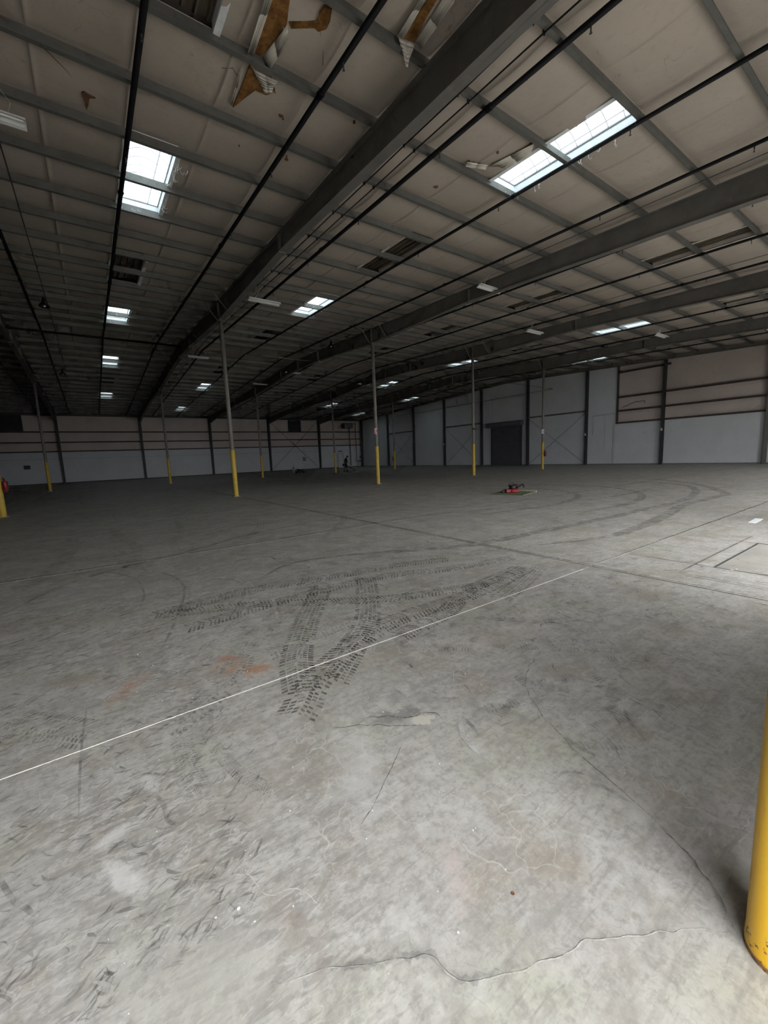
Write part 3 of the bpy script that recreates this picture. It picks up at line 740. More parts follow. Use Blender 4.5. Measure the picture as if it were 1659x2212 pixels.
# exposed ribbed metal where a skylight has been roofed over
for (xc, a, b, o_) in SKY:
    if o_ or xc > XR-1: continue
    mb = MB(); n = 5
    prof = []
    for k in range(n):
        x = xc-0.43 + 0.86*k/n; w = 0.86/n
        prof += [(x, 0.03), (x+w*0.5, 0.03), (x+w*0.6, -0.012), (x+w*0.85, -0.012), (x+w*0.95, 0.03)]
    prof.append((xc+0.43, 0.03))
    for (p, q) in zip(prof, prof[1:]):
        mb.poly([(p[0],a,zt(a)+PD+0.10+p[1]), (p[0],b,zt(b)+PD+0.10+p[1]), (q[0],b,zt(b)+PD+0.10+q[1]), (q[0],a,zt(a)+PD+0.10+q[1])])
    mb.build('ribbed_roof_panel', M_corr, ce)
    mb = MB()
    for s in (-1, 1):
        x = xc+0.43*s
        mb.slab8([(x,a,zt(a)+PD-0.02),(x+.008*s,a,zt(a)+PD-0.02),(x+.008*s,b,zt(b)+PD-0.02),(x,b,zt(b)+PD-0.02),(x,a,zt(a)+PD+.13),(x+.008*s,a,zt(a)+PD+.13),(x+.008*s,b,zt(b)+PD+.13),(x,b,zt(b)+PD+.13)])
        mb.slab8([(x,a,zt(a)+PD-0.045),(x+.10*s,a,zt(a)+PD-0.045),(x+.10*s,b,zt(b)+PD-0.045),(x,b,zt(b)+PD-0.045),(x,a,zt(a)+PD-.035),(x+.10*s,a,zt(a)+PD-.035),(x+.10*s,b,zt(b)+PD-.035),(x,b,zt(b)+PD-.035)])
    mb.build('opening_trim', M_curb if xc < 5 else M_flap, ce)
# purlins (Z sections, full length)
def purlin_mesh(sgn):
    mb = MB(); L0, L1 = XL, XR
    mb.box(L0, L1, -0.004, 0.004, 0, PD)
    mb.box(L0, L1, min(0, sgn*0.075), max(0, sgn*0.075), 0, 0.006)
    mb.box(L0, L1, min(0, -sgn*0.075), max(0, -sgn*0.075), PD-0.006, PD)
    mb.box(L0, L1, sgn*0.075-0.003, sgn*0.075+0.003, 0, 0.022)
    return mb.build('purlin', M_purlin, ce)
pa = purlin_mesh(-1); pb = purlin_mesh(1); fa = fb = True
for y in PURL:
    src = pa if y < YR else pb
    if src is pa and fa: o = pa; fa = False
    elif src is pb and fb: o = pb; fb = False
    else: o = inst(src, ce)
    o.location = (0, y, zt(y)+0.002)
MB().box(XL, XR, YN, YN+0.10, zt(YN)-0.05, zt(YN)+0.18).build('eave_strut', M_dark, ce)

# torn insulation: brown fibre showing through, white facing hanging down
def q3(x, y, dz=0.0): return (x, y, zt(y)+PD-0.055+dz)
def patch(pts, name='exposed_fibre', mat=M_glassfib, lift=-0.006, thick=0.02):
    mb = MB(); n = len(pts)
    c = (sum(p[0] for p in pts)/n, sum(p[1] for p in pts)/n)
    zf = lambda x, y: zt(y)+PD-0.062+lift
    for i in range(n):
        a, b = pts[i], pts[(i+1) % n]
        mb.poly([(c[0], c[1], zf(*c)+thick*0.6), (b[0], b[1], zf(*b)), (a[0], a[1], zf(*a))])
        mb.poly([(a[0], a[1], zf(*a)), (b[0], b[1], zf(*b)), (b[0], b[1], zf(*b)+thick+0.04), (a[0], a[1], zf(*a)+thick+0.04)])
    return mb.build(name, mat, ce)
patch([(2.66,5.45),(2.80,5.50),(2.974,6.112),(2.983,6.218),(2.86,6.80),(2.742,6.843)])
patch([(2.99,6.09),(3.339,5.86),(3.303,5.746),(3.316,5.632),(3.417,5.592),(3.471,5.747),(3.48,5.876),(3.403,5.975),(3.33,5.96),(3.055,6.16)])
patch([(2.752,7.101),(2.763,8.075),(2.879,7.732),(2.965,7.501),(3.16,7.482),(3.228,7.378),(3.13,7.30),(2.93,7.258)])
patch([(3.10,7.104),(3.205,7.324),(3.28,7.36),(3.235,7.28)])
patch([(4.50,4.4),(4.566,4.915),(4.625,5.155),(4.662,5.283),(4.492,5.348),(4.46,5.071),(4.42,4.706)])
patch([(8.033,5.60),(8.20,6.05),(8.10,6.25),(7.95,6.32),(8.0,5.95)])
for (x, y, s) in ((3.541,7.773,.045),(3.60,7.82,.02),(4.737,7.158,.025),(4.092,8.828,.035),(4.05,8.75,.018),(3.14,8.978,.02),(7.373,7.752,.05),(6.61,4.734,.03),(7.645,6.164,.03),(7.38,6.72,.03),(7.62,6.66,.035),(7.50,6.70,.018)):
    n = 7; rr = random.Random(int(x*1000))
    patch([(x+s*rr.uniform(.4,1.3)*cos(2*pi*k/n), y+s*rr.uniform(.4,1.3)*sin(2*pi*k/n)) for k in range(n)][::-1], 'small_tear', M_foot, -0.008, 0.012)
patch([(.56,9.20),(.60,9.14),(.66,9.17),(.76,9.20),(.67,9.25),(.66,9.42),(.63,9.60),(.61,9.40),(.57,9.27)][::-1], 'small_tear', M_foot, -0.008, 0.012)
MB().tube([(x, y, zt(y)+PD-.045) for x, y in ((-.35,8.3),(-.1,8.42),(.15,8.6),(.38,8.85),(.52,9.05),(.6,9.2))], .006, 5).build('split_seam', M_foot, ce)
MB().tube([(x, y, zt(y)+PD-.045) for x, y in ((3.42,5.95),(3.50,6.10),(3.62,6.25),(3.72,6.45))], .005, 5).build('split_seam', M_foot, ce)
MB().tube([(x, y, zt(y)+PD-.045) for x, y in ((2.70,7.42),(2.62,7.38),(2.55,7.30),(2.48,7.36),(2.40,7.40))], .004, 5).build('split_seam', M_foot, ce)
def flap(quad, drop, name='torn_facing', bendn=6):
    """facing strip fixed along the first edge, hanging from it; quad = 4 xyz corners (fixed a,b then free c,d)"""
    a, b, c, d = [Vector(q) for q in quad]; mb = MB(); g = []
    for i in range(bendn+1):
        u = i/bendn
        p = a.lerp(d, u); q = b.lerp(c, u)
        s = -drop*u*u - 0.012*sin(u*7)
        g.append((p+Vector((0,0,s)), p.lerp(q, .5)+Vector((0,0,s-0.02*sin(pi*u))), q+Vector((0,0,s))))
    for A, B in zip(g, g[1:]):
        for k in range(2): mb.poly([A[k], B[k], B[k+1], A[k+1]])
    o = mb.build(name, M_flap, ce, smooth=True); m_ = o.modifiers.new('thickness', 'SOLIDIFY'); m_.thickness = 0.003; return o
flap([q3(2.66,5.4,-.02), q3(2.745,6.87,-.02), q3(2.64,6.88,-.02), q3(2.56,5.5,-.02)], 0.02)
flap([q3(2.985,6.12,-.02), q3(2.86,6.82,-.02), q3(2.98,6.95,-.05), q3(3.05,6.25,-.05)], 0.05)
flap([q3(2.80,7.10,-.02), q3(3.22,7.10,-.02), q3(3.20,7.34,-.03), q3(3.10,7.42,-.03)], 0.01)
flap([q3(2.67,7.15,-.01), q3(2.75,8.05,-.01), q3(2.70,8.0,-.01), q3(2.64,7.2,-.01)], 0.01)
flap([q3(4.35,4.4,-.02), q3(4.49,5.34,-.02), q3(4.36,5.36,-.02), q3(4.28,4.5,-.02)], 0.03)
flap([q3(4.56,4.5,-.02), q3(4.66,5.27,-.02), q3(4.78,5.30,-.02), q3(4.70,4.5,-.02)], 0.04)
flap([q3(4.40,5.36,-.02), q3(4.67,5.30,-.02), (4.60,5.40,zt(5.4)-0.12), (4.56,5.40,zt(5.4)-0.12)], 0.04)
flap([q3(8.02,5.55,-.02), q3(7.80,6.55,-.02), q3(8.05,6.35,-.02), q3(8.20,5.75,-.02)], 0.05)
flap([q3(7.30,6.70,-.02), q3(7.75,6.52,-.02), q3(7.78,6.60,-.03), q3(7.34,6.78,-.03)], 0.03)
mb = MB()
for (x, y, l) in ((2.95,6.2,.15),(2.97,6.4,.1),(8.0,6.2,.1),(7.2,6.0,.06)):
    p = Vector(q3(x, y, 0)); mb.tube([p, p+Vector((.03,.02,-l*.5)), p+Vector((.01,.05,-l))], 0.003, 5)
mb.build('dangling_thread', M_flap, ce, kind='stuff')

# ---- skylights
ROWN = {1.72: 'left of the nearest roof beam', 8.75: 'between the two nearest roof beams', 24.45: 'between third and fourth roof beams', 32.0: 'beside the right-hand wall'}
def skylight(xc, a, b, label, near):
    yc = (a+b)/2; sk = empty('skylight', (xc, yc, zt(yc)+PD)); L = (b-a); w = 0.43
    z_ = lambda y: zt(y)-zt(yc)
    mb = MB()
    for s in (-1, 1):
        x0, x1_ = sorted((w*s, (w+.012)*s))
        mb.slab8([(x0,a-yc,z_(a)-.03),(x1_,a-yc,z_(a)-.03),(x1_,b-yc,z_(b)-.03),(x0,b-yc,z_(b)-.03),(x0,a-yc,z_(a)+.13),(x1_,a-yc,z_(a)+.13),(x1_,b-yc,z_(b)+.13),(x0,b-yc,z_(b)+.13)])
    mb.box(-w, w, a-yc, a-yc+.012, z_(a)+0.0, z_(a)+.13); mb.box(-w, w, b-yc-.012, b-yc, z_(b)+0.0, z_(b)+.13)
    cb = mb.build('curb_lining', M_curb, sk)
    mb = MB()
    for s in (-1, 1):
        x0, x1_ = sorted(((w-.005)*s, (w+.09)*s))
        mb.slab8([(x0,a-yc,z_(a)-.055),(x1_,a-yc,z_(a)-.055),(x1_,b-yc,z_(b)-.055),(x0,b-yc,z_(b)-.055),(x0,a-yc,z_(a)-.045),(x1_,a-yc,z_(a)-.045),(x1_,b-yc,z_(b)-.045),(x0,b-yc,z_(b)-.045)])
    mb.build('edge_trim', M_curb, sk)
    # arched acrylic dome with ribs across it
    n, mseg = 8, 24; V = []; F = []
    for j in range(mseg+1):
        t = j/mseg; y = a-yc + L*t
        for i in range(n+1):
            u = -1+2*i/n; x = u*(w+.02)
            rise = 0.20*(1-u*u)*min(1, 7*min(t, 1-t))**0.6
            V.append((x, y, z_(y+yc)+.13+rise))
    for j in range(mseg):
        for i in range(n): F.append((j*(n+1)+i, j*(n+1)+i+1, (j+1)*(n+1)+i+1, (j+1)*(n+1)+i))
    me = bpy.data.meshes.new('dome'); me.from_pydata(V, [], F); me.materials.append(M_pane); me.update()
    me.polygons.foreach_set('use_smooth', [True]*len(me.polygons))
    o = bpy.data.objects.new('dome', me); COL.objects.link(o); o.parent = sk
    mb = MB(); ribn = 9 if near else 5
    for k in range(1, ribn):
        t = k/ribn; y = a-yc+L*t
        pts = [((-1+2*i/8)*w, y, z_(y+yc)+.13+0.197*(1-(-1+2*i/8)**2)) for i in range(9)]
        mb.tube(pts, 0.0055, 5, False)
    mb.build('rib', M_grey, sk, kind='stuff')
    mb = MB()
    for s in (-1, 1): mb.tube([(w*s*0.98, a-yc, z_(a)+.13), (w*s*0.98, b-yc, z_(b)+.13)], 0.014, 6)
    mb.tube([(-w, a-yc+.01, z_(a)+.13), (w, a-yc+.01, z_(a)+.13)], 0.014, 6); mb.tube([(-w, b-yc-.01, z_(b)+.13), (w, b-yc-.01, z_(b)+.13)], 0.014, 6)
    if near: mb.tube([(w*0.45, a-yc, z_(a)+.13), (w*0.45, b-yc, z_(b)+.13)], 0.007, 5)
    mb.build('frame', M_grey, sk)
    # white shreds of facing round the mouth
    rr = random.Random(int(xc*10+a)); mb = MB()
    for k in range(26 if near else 12):
        e = rr.random()
        if e < 0.45: x, y = w+rr.uniform(0, .08), rr.uniform(a-yc, b-yc)
        elif e < 0.6: x, y = -w-rr.uniform(0, .05), rr.uniform(a-yc, b-yc)
        else: x, y = rr.uniform(-w, w), (b-yc if yc > 27 or rr.random() < .7 else b-yc-1.45)
        p = Vector((x, y, z_(y+yc)-.05)); l = rr.uniform(.04, .16)
        dx, dy = rr.uniform(-.12, .12), rr.uniform(-.08, .08)
        mb.tube([p, p+Vector((dx*.3, dy*.3, -l*.8)), p+Vector((dx*.7, dy*.7, -l)), p+Vector((dx, dy, -l*.7))], 0.004, 5)
    if near:
        p = Vector((w+.05, -.9, z_(yc-.9)-.05)); mb.tube([p+Vector((.25*k/8, .06*k/8, -.10*sin(pi*k/8)-.04*sin(k*2.2))) for k in range(9)], 0.005, 5)
    mb.build('torn_shreds', M_curb, sk, kind='stuff')
    tag(sk, label, 'skylight', 'roof skylights'); return sk
order = ['nearest', 'second nearest', 'third nearest', 'farthest']
for xc in (1.72, 8.75, 24.45, 32.0):
    s = sorted([(a, b) for (x, a, b, o_) in SKY if o_ and x == xc])
    for i, (a, b) in enumerate(s):
        if xc == 24.45 and a < 6: continue
        lab = '%s bright skylight of the row %s' % (order[i], ROWN[xc])
        if xc == 1.72 and i == 0: lab = 'large bright skylight at upper left crossed by a purlin, nearest of its row'
        if xc == 8.75 and i == 0: lab = 'largest skylight at upper right with torn insulation hanging over it'
        skylight(xc, a, b, lab, i == 0 and xc < 10)

# ---- main frames: tapered roof beams
def dep(y):
    m_ = ym(y); P = [(-0.4, .80), (3.3, .63), (11.6, .47), (12.3, .50), (18.42, .72), (24.6, .60), (27.9, .66)]
    for (a, d), (b, e) in zip(P, P[1:]):
        if a <= m_ <= b: return d+(e-d)*(m_-a)/(b-a)
    return .66
BN = {-1: 'dark roof beam at the far left edge, mostly lost in shadow', 0: 'dark roof beam running over the leftmost far columns', 1: 'big dark roof beam crossing the top centre of the view, nearest of all',
      2: 'second big roof beam, running in from the right edge with a strip light beneath it', 3: 'third roof beam from the viewer, between the large right skylights and the far row', 4: 'last roof beam before the right-hand wall'}
for i in range(-1, 5):
    x = fx(i); bmr = empty('roof_beam', (x, YR, zt(YR)-.66)); o0 = Vector((x, YR, zt(YR)-.66))
    st = [YN, 3.3, 11.6, 12.3, 18.42, 24.6, YR]; st = st + [2*YR-s for s in reversed(st[:-1])]
    mb = MB()
    for a, b in zip(st, st[1:]): ibeam_x(mb, x, a, b, zt(a)-dep(a), zt(b)-dep(b), zt(a), zt(b), 0.22)
    o = mb.build('beam_body', M_beam, bmr); o.location = -o0
    for y in (11.6, 24.6, YR, 2*YR-24.6, 2*YR-11.6):
        o = MB().box(x-.11, x+.11, y-.016, y+.016, zt(y)-dep(y)-.03, zt(y)-.001).build('splice_plate', M_beam, bmr); o.location = -o0
    for yc in (YA, YB):
        mb = MB()
        for s in (-1, 1): mb.box(x+s*.006 if s > 0 else x-.09, x+.09 if s > 0 else x-.006, yc-.006, yc+.006, zt(yc)-dep(yc)+.01, zt(yc)-.01)
        o = mb.build('stiffener', M_beam, bmr); o.location = -o0
        for s in (-1, 1):
            for yb in (yc-1.0, yc+0.6):
                yp = min(PURL, key=lambda p: abs(p-yb))
                o = MB().tube([(x+s*.10, yp, zt(yp)-dep(yp)+.03), (x+s*.62, yp+.02, zt(yp)+.03)], 0.018, 6).build('flange_brace', M_shaft, bmr); o.location = -o0
    tag(bmr, BN[i], 'roof beam', 'tapered roof beams')

# ---- columns
def column(x, y, label):
    c = empty('support_column', (x, y, 0)); zc = zt(y)-dep(y)-.02
    MB().tube([(0,0,.01),(0,0,zc)], .085, 20).build('shaft', M_shaft, c, True)
    MB().lathe([(.099,0.012),(.100,0.02),(.100,2.02),(.098,2.03),(.086,2.032)], n=20).build('yellow_sleeve', M_yelf, c, True)
    MB().box(-.15,.15,-.15,.15,0,.012).build('base_plate', M_grey, c)
    MB().box(-.11,.11,-.15,.15,zc,zc+.02).build('cap_plate', M_shaft, c)
    tag(c, label, 'column', 'steel pipe columns with yellow bases'); return c
RA = {0: 'steel pipe column cut by the left edge of the view, its yellow base holding an extinguisher', 1: 'tallest-looking steel column, left of centre, with a yellow base', 2: 'column right of the centre carrying a small red and white sign',
      3: 'yellow-based column left of the roll-up door', 4: 'yellow-based column right of the roll-up door with an extinguisher on it'}
RB = {0: 'dim yellow-based column in the shadow at far left', 1: 'distant yellow-based column between the far left one and the tall one', 2: 'distant thin column right behind the tall left column', 3: 'distant yellow-based column left of the walking person', 4: 'most distant column at the right, in front of the side wall'}
for i in range(0, 5): column(fx(i), YA, RA[i])
for i in range(0, 5): column(fx(i), YB, RB[i])
# near guard post
gp = empty('guard_post', (1.48, 0.17, 0))
MB().lathe([(.087,0),(.0865,.03),(.085,.06),(.085,1.15),(.08,1.19),(.06,1.22),(.02,1.235)], n=40).build('post_body', M_yellow, gp, True)
MB().lathe([(.0845,.0),(.088,.006),(.086,.02)], n=40).build('grout_ring', M_foot, gp, True)
tag(gp, 'bright yellow steel guard post rising from the floor at the right edge, nearest object', 'post')

# ---- sprinkler mains running with the slope
sprinkl = empty('proto')
def sprinkler_head(mb, x, y, z):
    mb.tube([(x,y,z),(x,y,z-.045)], .012, 6); mb.tube([(x,y,z-.045),(x+.01,y,z-.065),(x,y,z-.09)], .007, 5)
    mb.tube([(x,y,z-.045),(x-.01,y,z-.065),(x,y,z-.09)], .007, 5); mb.lathe([(.004,0),(.022,-.004),(.022,-.007),(.004,-.008)], (x,y,z-.09), 8)
PN = ['far left', 'left', 'second from left']
pipes = []
k = 0
for n in range(15):
    x = X1 - BX - 2.553*0 + 1.30 + 2.553*(n) - 2.553*1 + 0.0
    pipes.append(x)
pipes = [-3.87+2.553*n for n in range(0, 16)]
PLAB = {0: 'black sprinkler pipe lost in the shadow at the far left', 1: 'thick black sprinkler pipe sloping down at the left edge', 2: 'black sprinkler pipe crossing the upper left skylight edge',
        3: 'black sprinkler pipe left of the nearest roof beam, running from the top edge', 4: 'thick black sprinkler pipe just right of the nearest roof beam',
        5: 'black sprinkler pipe along the edge of the largest skylight', 6: 'black sprinkler pipe left of the second roof beam', 7: 'black sprinkler pipe under the second roof beam',
        8: 'sprinkler pipe beside the ribbed openings in the third bay', 9: 'sprinkler pipe left of the third roof beam', 10: 'sprinkler pipe right under the third roof beam',
        11: 'sprinkler pipe at the skylights of the fourth bay', 12: 'sprinkler pipe left of the fourth roof beam', 13: 'sprinkler pipe right under the fourth roof beam',
        14: 'sprinkler pipe at the skylights beside the right wall', 15: 'last sprinkler pipe, against the right wall'}
for n, x in enumerate(pipes):
    if n == 15: continue
    ys0 = 1.2; z = lambda y: zt(y)-.065
    pr = empty('sprinkler_pipe', (x, YR, z(YR))); o0 = Vector((x, YR, z(YR)))
    r = .046 if n in (1, 2, 3, 4) else .040
    o = MB().tube([(x, ys0, z(ys0)), (x, YR, z(YR)-0.02), (x, YW-1.0, z(YW-1.0))], r, 8).build('pipe_run', M_pipe, pr, True); o.location = -o0
    mb = MB(); y = 2.9+(n % 3)*0.6
    y0 = y
    first = None
    while y < YW-2:
        if y < 28 or n in (3, 4, 5, 6):
            m2 = MB(); sprinkler_head(m2, 0, 0, 0)
            if first is None: first = m2.build('sprinkler_head', M_dark, pr); first.location = Vector((x, y, z(y)-r)) - o0
            else: inst(first, pr, Vector((x, y, z(y)-r)) - o0)
        y += 3.05
    y = 5.3 + (n % 2)*1.4; fc = None
    while y < YW-3:
        s = (z(y+.1)-z(y-.1))/.2
        if fc is None:
            fc = MB().tube([(0,-.05,-.05*K),(0,.05,.05*K)], r+.011, 10).box(-.065, .065, -.012, .012, -.012, .012).build('pipe_coupling', M_pipe, pr)
            fc.location = Vector((x, y, z(y))) - o0
        else: inst(fc, pr, Vector((x, y, z(y))) - o0)
        y += 6.4
    fh = None
    for i, yp in enumerate(PURL):
        if i % 3 != n % 3 or yp > YR: continue
        if fh is None:
            fh = MB().tube([(0,0,.02),(0,0,.09)], .006, 5).tube([(-.04,0,0),(-.028,0,-.03),(0,0,-.042),(.028,0,-.03),(.04,0,0),(.028,0,.03),(0,0,.042)], .004, 5).build('pipe_hanger', M_dark, pr)
            fh.location = Vector((x, yp, z(yp))) - o0
        else: inst(fh, pr, Vector((x, yp, z(yp))) - o0)
    tag(pr, PLAB[n], 'pipe', 'sprinkler pipes')
bpy.data.objects.remove(sprinkl)
# thin conduits beside the nearest beam
for x, lab, y1 in ((5.72, 'thin conduit running beside the nearest roof beam, the one closer to the beam', 16.2), (5.98, 'thin conduit between the nearest roof beam and its sprinkler pipe', 40)):
    c = empty('conduit', (x, 2, zt(2)-.03)); o0 = Vector((x, 2, zt(2)-.03))
    o = MB().tube([(x,.4,zt(.4)-.03)]+[(x,y,zt(y)-.03-(.008 if k%2 else 0)) for k, y in enumerate(PURL) if y < y1], .013, 6).build('conduit_tube', M_black, c); o.location = -o0
    mb = MB()
    for yp in PURL:
        if yp < min(y1, YR): mb.box(x-.02, x+.02, yp-.01, yp+.01, zt(yp)-.055, zt(yp)+.04)
    o = mb.build('conduit_clip', M_black, c, kind='stuff'); o.location = -o0
    tag(c, lab, 'conduit')
for x, y1, lab in ((-0.75, 40, 'thin dark sag strap crossing the purlins near the left edge'), (16.15+2.4, 20, 'thin cable strung under the purlins in the third bay'), (12.1, 11, 'thin conduit feeding the strip light under the second roof beam')):
    c = MB().tube([(x,.4,zt(.4)-.012)]+[(x,y,zt(y)-.012) for y in PURL if y < y1], .009 if x > 0 else .015, 5).build('roof_cable', M_dark); tag(c, lab, 'cable')

# ---- strip lights hung on wires (switched off)
def strip_light(x, y, z, L, rz, label, ztop):
    s = empty('strip_light', (x, y, z), rz); w = .15
    MB().prism([(-w,0),(-w*.9,.012),(-.05,.05),(-.05,.09),(.05,.09),(.05,.05),(w*.9,.012),(w,0),(w*.88,.004),(.045,.04),(-.045,.04),(-w*.88,.004)], -L/2, L/2, Matrix(((0,0,1,0),(1,0,0,0),(0,1,0,0),(0,0,0,1)))).build('reflector', M_white, s)
    for q in (-.07, .07): MB().tube([(-L/2+.03,q,.015),(L/2-.03,q,.015)], .014, 8).build('lamp_tube', M_tube, s, True)
    mb = MB()
    for q in (-L*.32, L*.32):
        mb.tube([(q,0,.09),(q+.05,0,.09+(ztop-z-.09)*.5),(q*.8,0,ztop-z)], .004, 5)
    mb.tube([(-L*.3,0,.09),(-L*.2,.03,.3),(-.1,0,ztop-z)], .006, 5)
    mb.build('hanging_wire', M_cream, s, kind='stuff')
    tag(s, label, 'light fixture', 'unlit strip lights'); return s
for (x, y, z, rz, lab) in ((-0.87, 9.62, 7.26, 0, 'white strip light cut by the left edge of the view, nearest of the strip lights'),
        (6.07, 15.9, 7.50, 0, 'white strip light hanging right of the nearest roof beam, above the tall column'),
        (12.40, 10.3, 7.28, 0, 'white strip light hanging in front of the second roof beam'),
        (19.10, 13.05, 7.40, 0, 'white strip light hanging in front of the third roof beam'),
        (25.75, 9.82, 7.27, 0, 'white strip light in front of the fourth roof beam, beside a bright skylight'),
        (6.15, 28.1, 8.05, 0, 'dim strip light hanging at the ridge behind the tall column'),
        (12.05, 34.1, 7.78, 0, 'dim far strip light beyond the ridge, left of the second column'),
        (13.2, 29.9, 8.0, 0, 'dim strip light at the ridge beyond the second roof beam'),
        (20.6, 31.5, 7.9, 0, 'dim far strip light beyond the third roof beam')):
    strip_light(x, y, z, 1.22, rz, lab, zt(y)+.02)

# ---- bell lamps
for (x, y, lab) in ((-0.82, 21.2, 'black bell lamp hanging in the dark at the left, between two pipes'), (11.9, 21.45, 'black bell lamp beside the second roof beam near its column'), (-0.92, 35.2, 'black bell lamp far back in the shadow at left')):
    b = empty('bell_lamp', (x, y, zt(y)-.38))
    MB().lathe([(.02,.30),(.055,.28),(.06,.14),(.09,.10),(.17,.03),(.19,-.04),(.18,-.045),(.10,.05),(.03,.08)], n=20).build('lamp_shade', M_black, b, True)
    MB().tube([(0,0,.29),(.01,0,.40)], .012, 6).build('hook', M_dark, b)
    MB().lathe([(.005,-.06),(.045,-.03),(.05,.02),(.02,.07)], n=12).build('bulb', M_tube, b, True)
    tag(b, lab, 'lamp')

# ---- cross main at the ridge, gas pipe at the far slope
c = MB().tube([(XL+.2, 26.75, zt(26.75)-.19), (X1-.15, 26.75, zt(26.75)-.19)], .055, 10).build('cross_main', M_pipe, smooth=True); tag(c, 'dark sprinkler main running across the purlins near the ridge at left', 'pipe')
c = MB().tube([(1.0, 42.0, 7.9), (1.0, 42.0, 7.62), (4.85, 42.0, 7.62), (4.85, 42.0, 7.9)], .025, 8).build('gas_pipe', M_grey, smooth=True); tag(c, 'pale horizontal pipe under the far roof slope at left', 'pipe')
c = MB().tube([(7.9, 25.6, 7.96), (13.4, 25.6, 7.96)], .022, 8).tube([(7.95, 25.6, 7.96), (7.95, 25.6, 8.36)], .008, 6).tube([(13.3, 25.6, 7.96), (13.3, 25.6, 8.36)], .008, 6).build('hanging_rail', M_grey, smooth=True); tag(c, 'thin pale rail hung on two rods near the ridge, left of the second column', 'rail')
c = MB().tube([(22.0, 30.3, 7.9), (27.5, 30.3, 7.9)], .02, 8).tube([(22.1, 30.3, 7.9), (22.1, 30.3, 8.3)], .006, 5).tube([(27.4, 30.3, 7.9), (27.4, 30.3, 8.3)], .006, 5).build('hanging_rail', M_grey, smooth=True); tag(c, 'thin pale rail hung near the ridge before the fourth beam', 'rail')

# ---- signs and extinguishers on the columns
def col_sign(i, label):
    x, y = fx(i), YA; d = Vector((-x, -y, 0)).normalized(); rz = atan2(d.y, d.x)+pi/2
    s = empty('column_sign', (x+d.x*.093, y+d.y*.093, 2.68), rz)
    MB().box(-.10,.10,-.004,.004,0,.34).build('sign_plate', M_red if i == 2 else simple('faded_sign', (.45,.40,.40), .6), s)
    mb = MB(); zf = -.0055
    mb.box(-.075,.075,zf,-.004,.285,.325); mb.box(-.075,-.045,zf,-.004,.02,.275)
    for k in range(4): mb.box(-.03,.02+.02*(k%2),zf,-.004,.15+.032*k,.168+.032*k)
    mb.box(.0,.04,zf,-.004,.07,.13); mb.poly([(-.02,zf,.07),(.06,zf,.07),(.02,zf,.03)]); mb.box(-.03,.08,zf,-.004,.0,.018)
    mb.build('sign_print', M_white, s)
    tag(s, label, 'sign')
col_sign(2, 'red and white fire sign on the column right of the centre')
col_sign(4, 'faded pale sign on the column right of the roll-up door')
def extinguisher(x, y, z, rz, label):
    e = empty('fire_extinguisher', (x, y, z), rz)
    MB().lathe([(.05,0),(.07,.015),(.072,.30),(.06,.35),(.03,.385),(.02,.39)], n=20).build('cylinder_body', M_red, e, True)
    MB().lathe([(.022,.38),(.024,.43),(.012,.44)], n=10).box(-.015,.12,-.012,.012,.43,.45).box(-.01,.11,-.012,.012,.465,.48).build('valve_handle', M_black, e)
    MB().tube([(.02,0,.41),(.09,.02,.38),(.10,.02,.25),(.085,.02,.12)], .012, 8).lathe([(.012,0),(.022,-.06),(.02,-.07)], (.085,.02,.12), 8).build('hose', M_black, e, True)
    mb = MB()
    for k in range(6):
        a, b = -2.6+k*.25, -2.6+(k+1)*.25
        mb.poly([(.0735*cos(a),.0735*sin(a),.17),(.0735*cos(b),.0735*sin(b),.17),(.0735*cos(b),.0735*sin(b),.29),(.0735*cos(a),.0735*sin(a),.29)])
    mb.build('label_plate', M_white, e)
    MB().box(-.02,.02,.06,.09,.05,.36).build('bracket', M_dark, e)
    tag(e, label, 'extinguisher')
def ext_at(i, y, side, label, z=1.0):
    x = fx(i); v = Vector((-x, -y, 0)).normalized(); rt = Vector((-v.y, v.x, 0))   # rt points to the viewer's right
    d = (rt*side*0.9 + v*0.45).normalized()
    extinguisher(x+d.x*.185, y+d.y*.185, z, atan2(d.y, d.x)+pi/2+pi, label)
ext_at(0, YA, 1, 'red fire extinguisher on the column cut by the left edge', 0.83)
ext_at(4, YA, 1, 'red fire extinguisher hanging on the column right of the roll-up door', 0.98)
ext_at(4, YB, -1, 'small dark red extinguisher on the most distant right column', 0.95)
c = MB().box(fx(3)-.12, fx(3)+.12, YA-.16, YA-.09, 2.95, 3.05).tube([(fx(3)+.1, YA-.14, 3.0), (fx(3)+.2, YA-.14, 3.02)], .03, 8).build('column_bracket', M_dark); tag(c, 'small dark bracket clamped on the column left of the roll-up door', 'bracket')

# ---- dock leveller in the floor at the second opening
dl = empty('dock_leveller', (6.93, 0.7, 0))
M_lev = simple('worn_steel_deck', (0.52, 0.50, 0.45), 0.6, 0.0, 0.12, 3, dirt=(0.42, 0.40, 0.37))
mb = MB().box(LX0-6.93+.015, LX1-6.93-.015, YN-.8-.7, LY1-.7-.02, -.03, -.004)
mb.build('deck_plate', M_lev, dl)
mb = MB()
for k in range(44):
    x = LX0-6.93+.03+k*.041; mb.box(x, x+.012, YN-.3-.7, LY1-.7-.03, -.004, -.001)
mb.build('tread_rib', M_skidl if False else simple('worn_rib', (0.34, 0.33, 0.30), 0.6), dl, kind='stuff')
MB().box(LX0-6.93, LX1-6.93, LY1-.7-.014, LY1-.7, -.03, .003).build('hinge_bar', M_dark, dl)
for q_ in (LX0-6.93, LX1-6.93): MB().box(q_-.012, q_+.012, YN-1, LY1-.7, -.1, .001).build('pit_angle', M_joint, dl)
tag(dl, 'ribbed steel dock leveller plate set in the floor at the right edge', 'dock leveller')

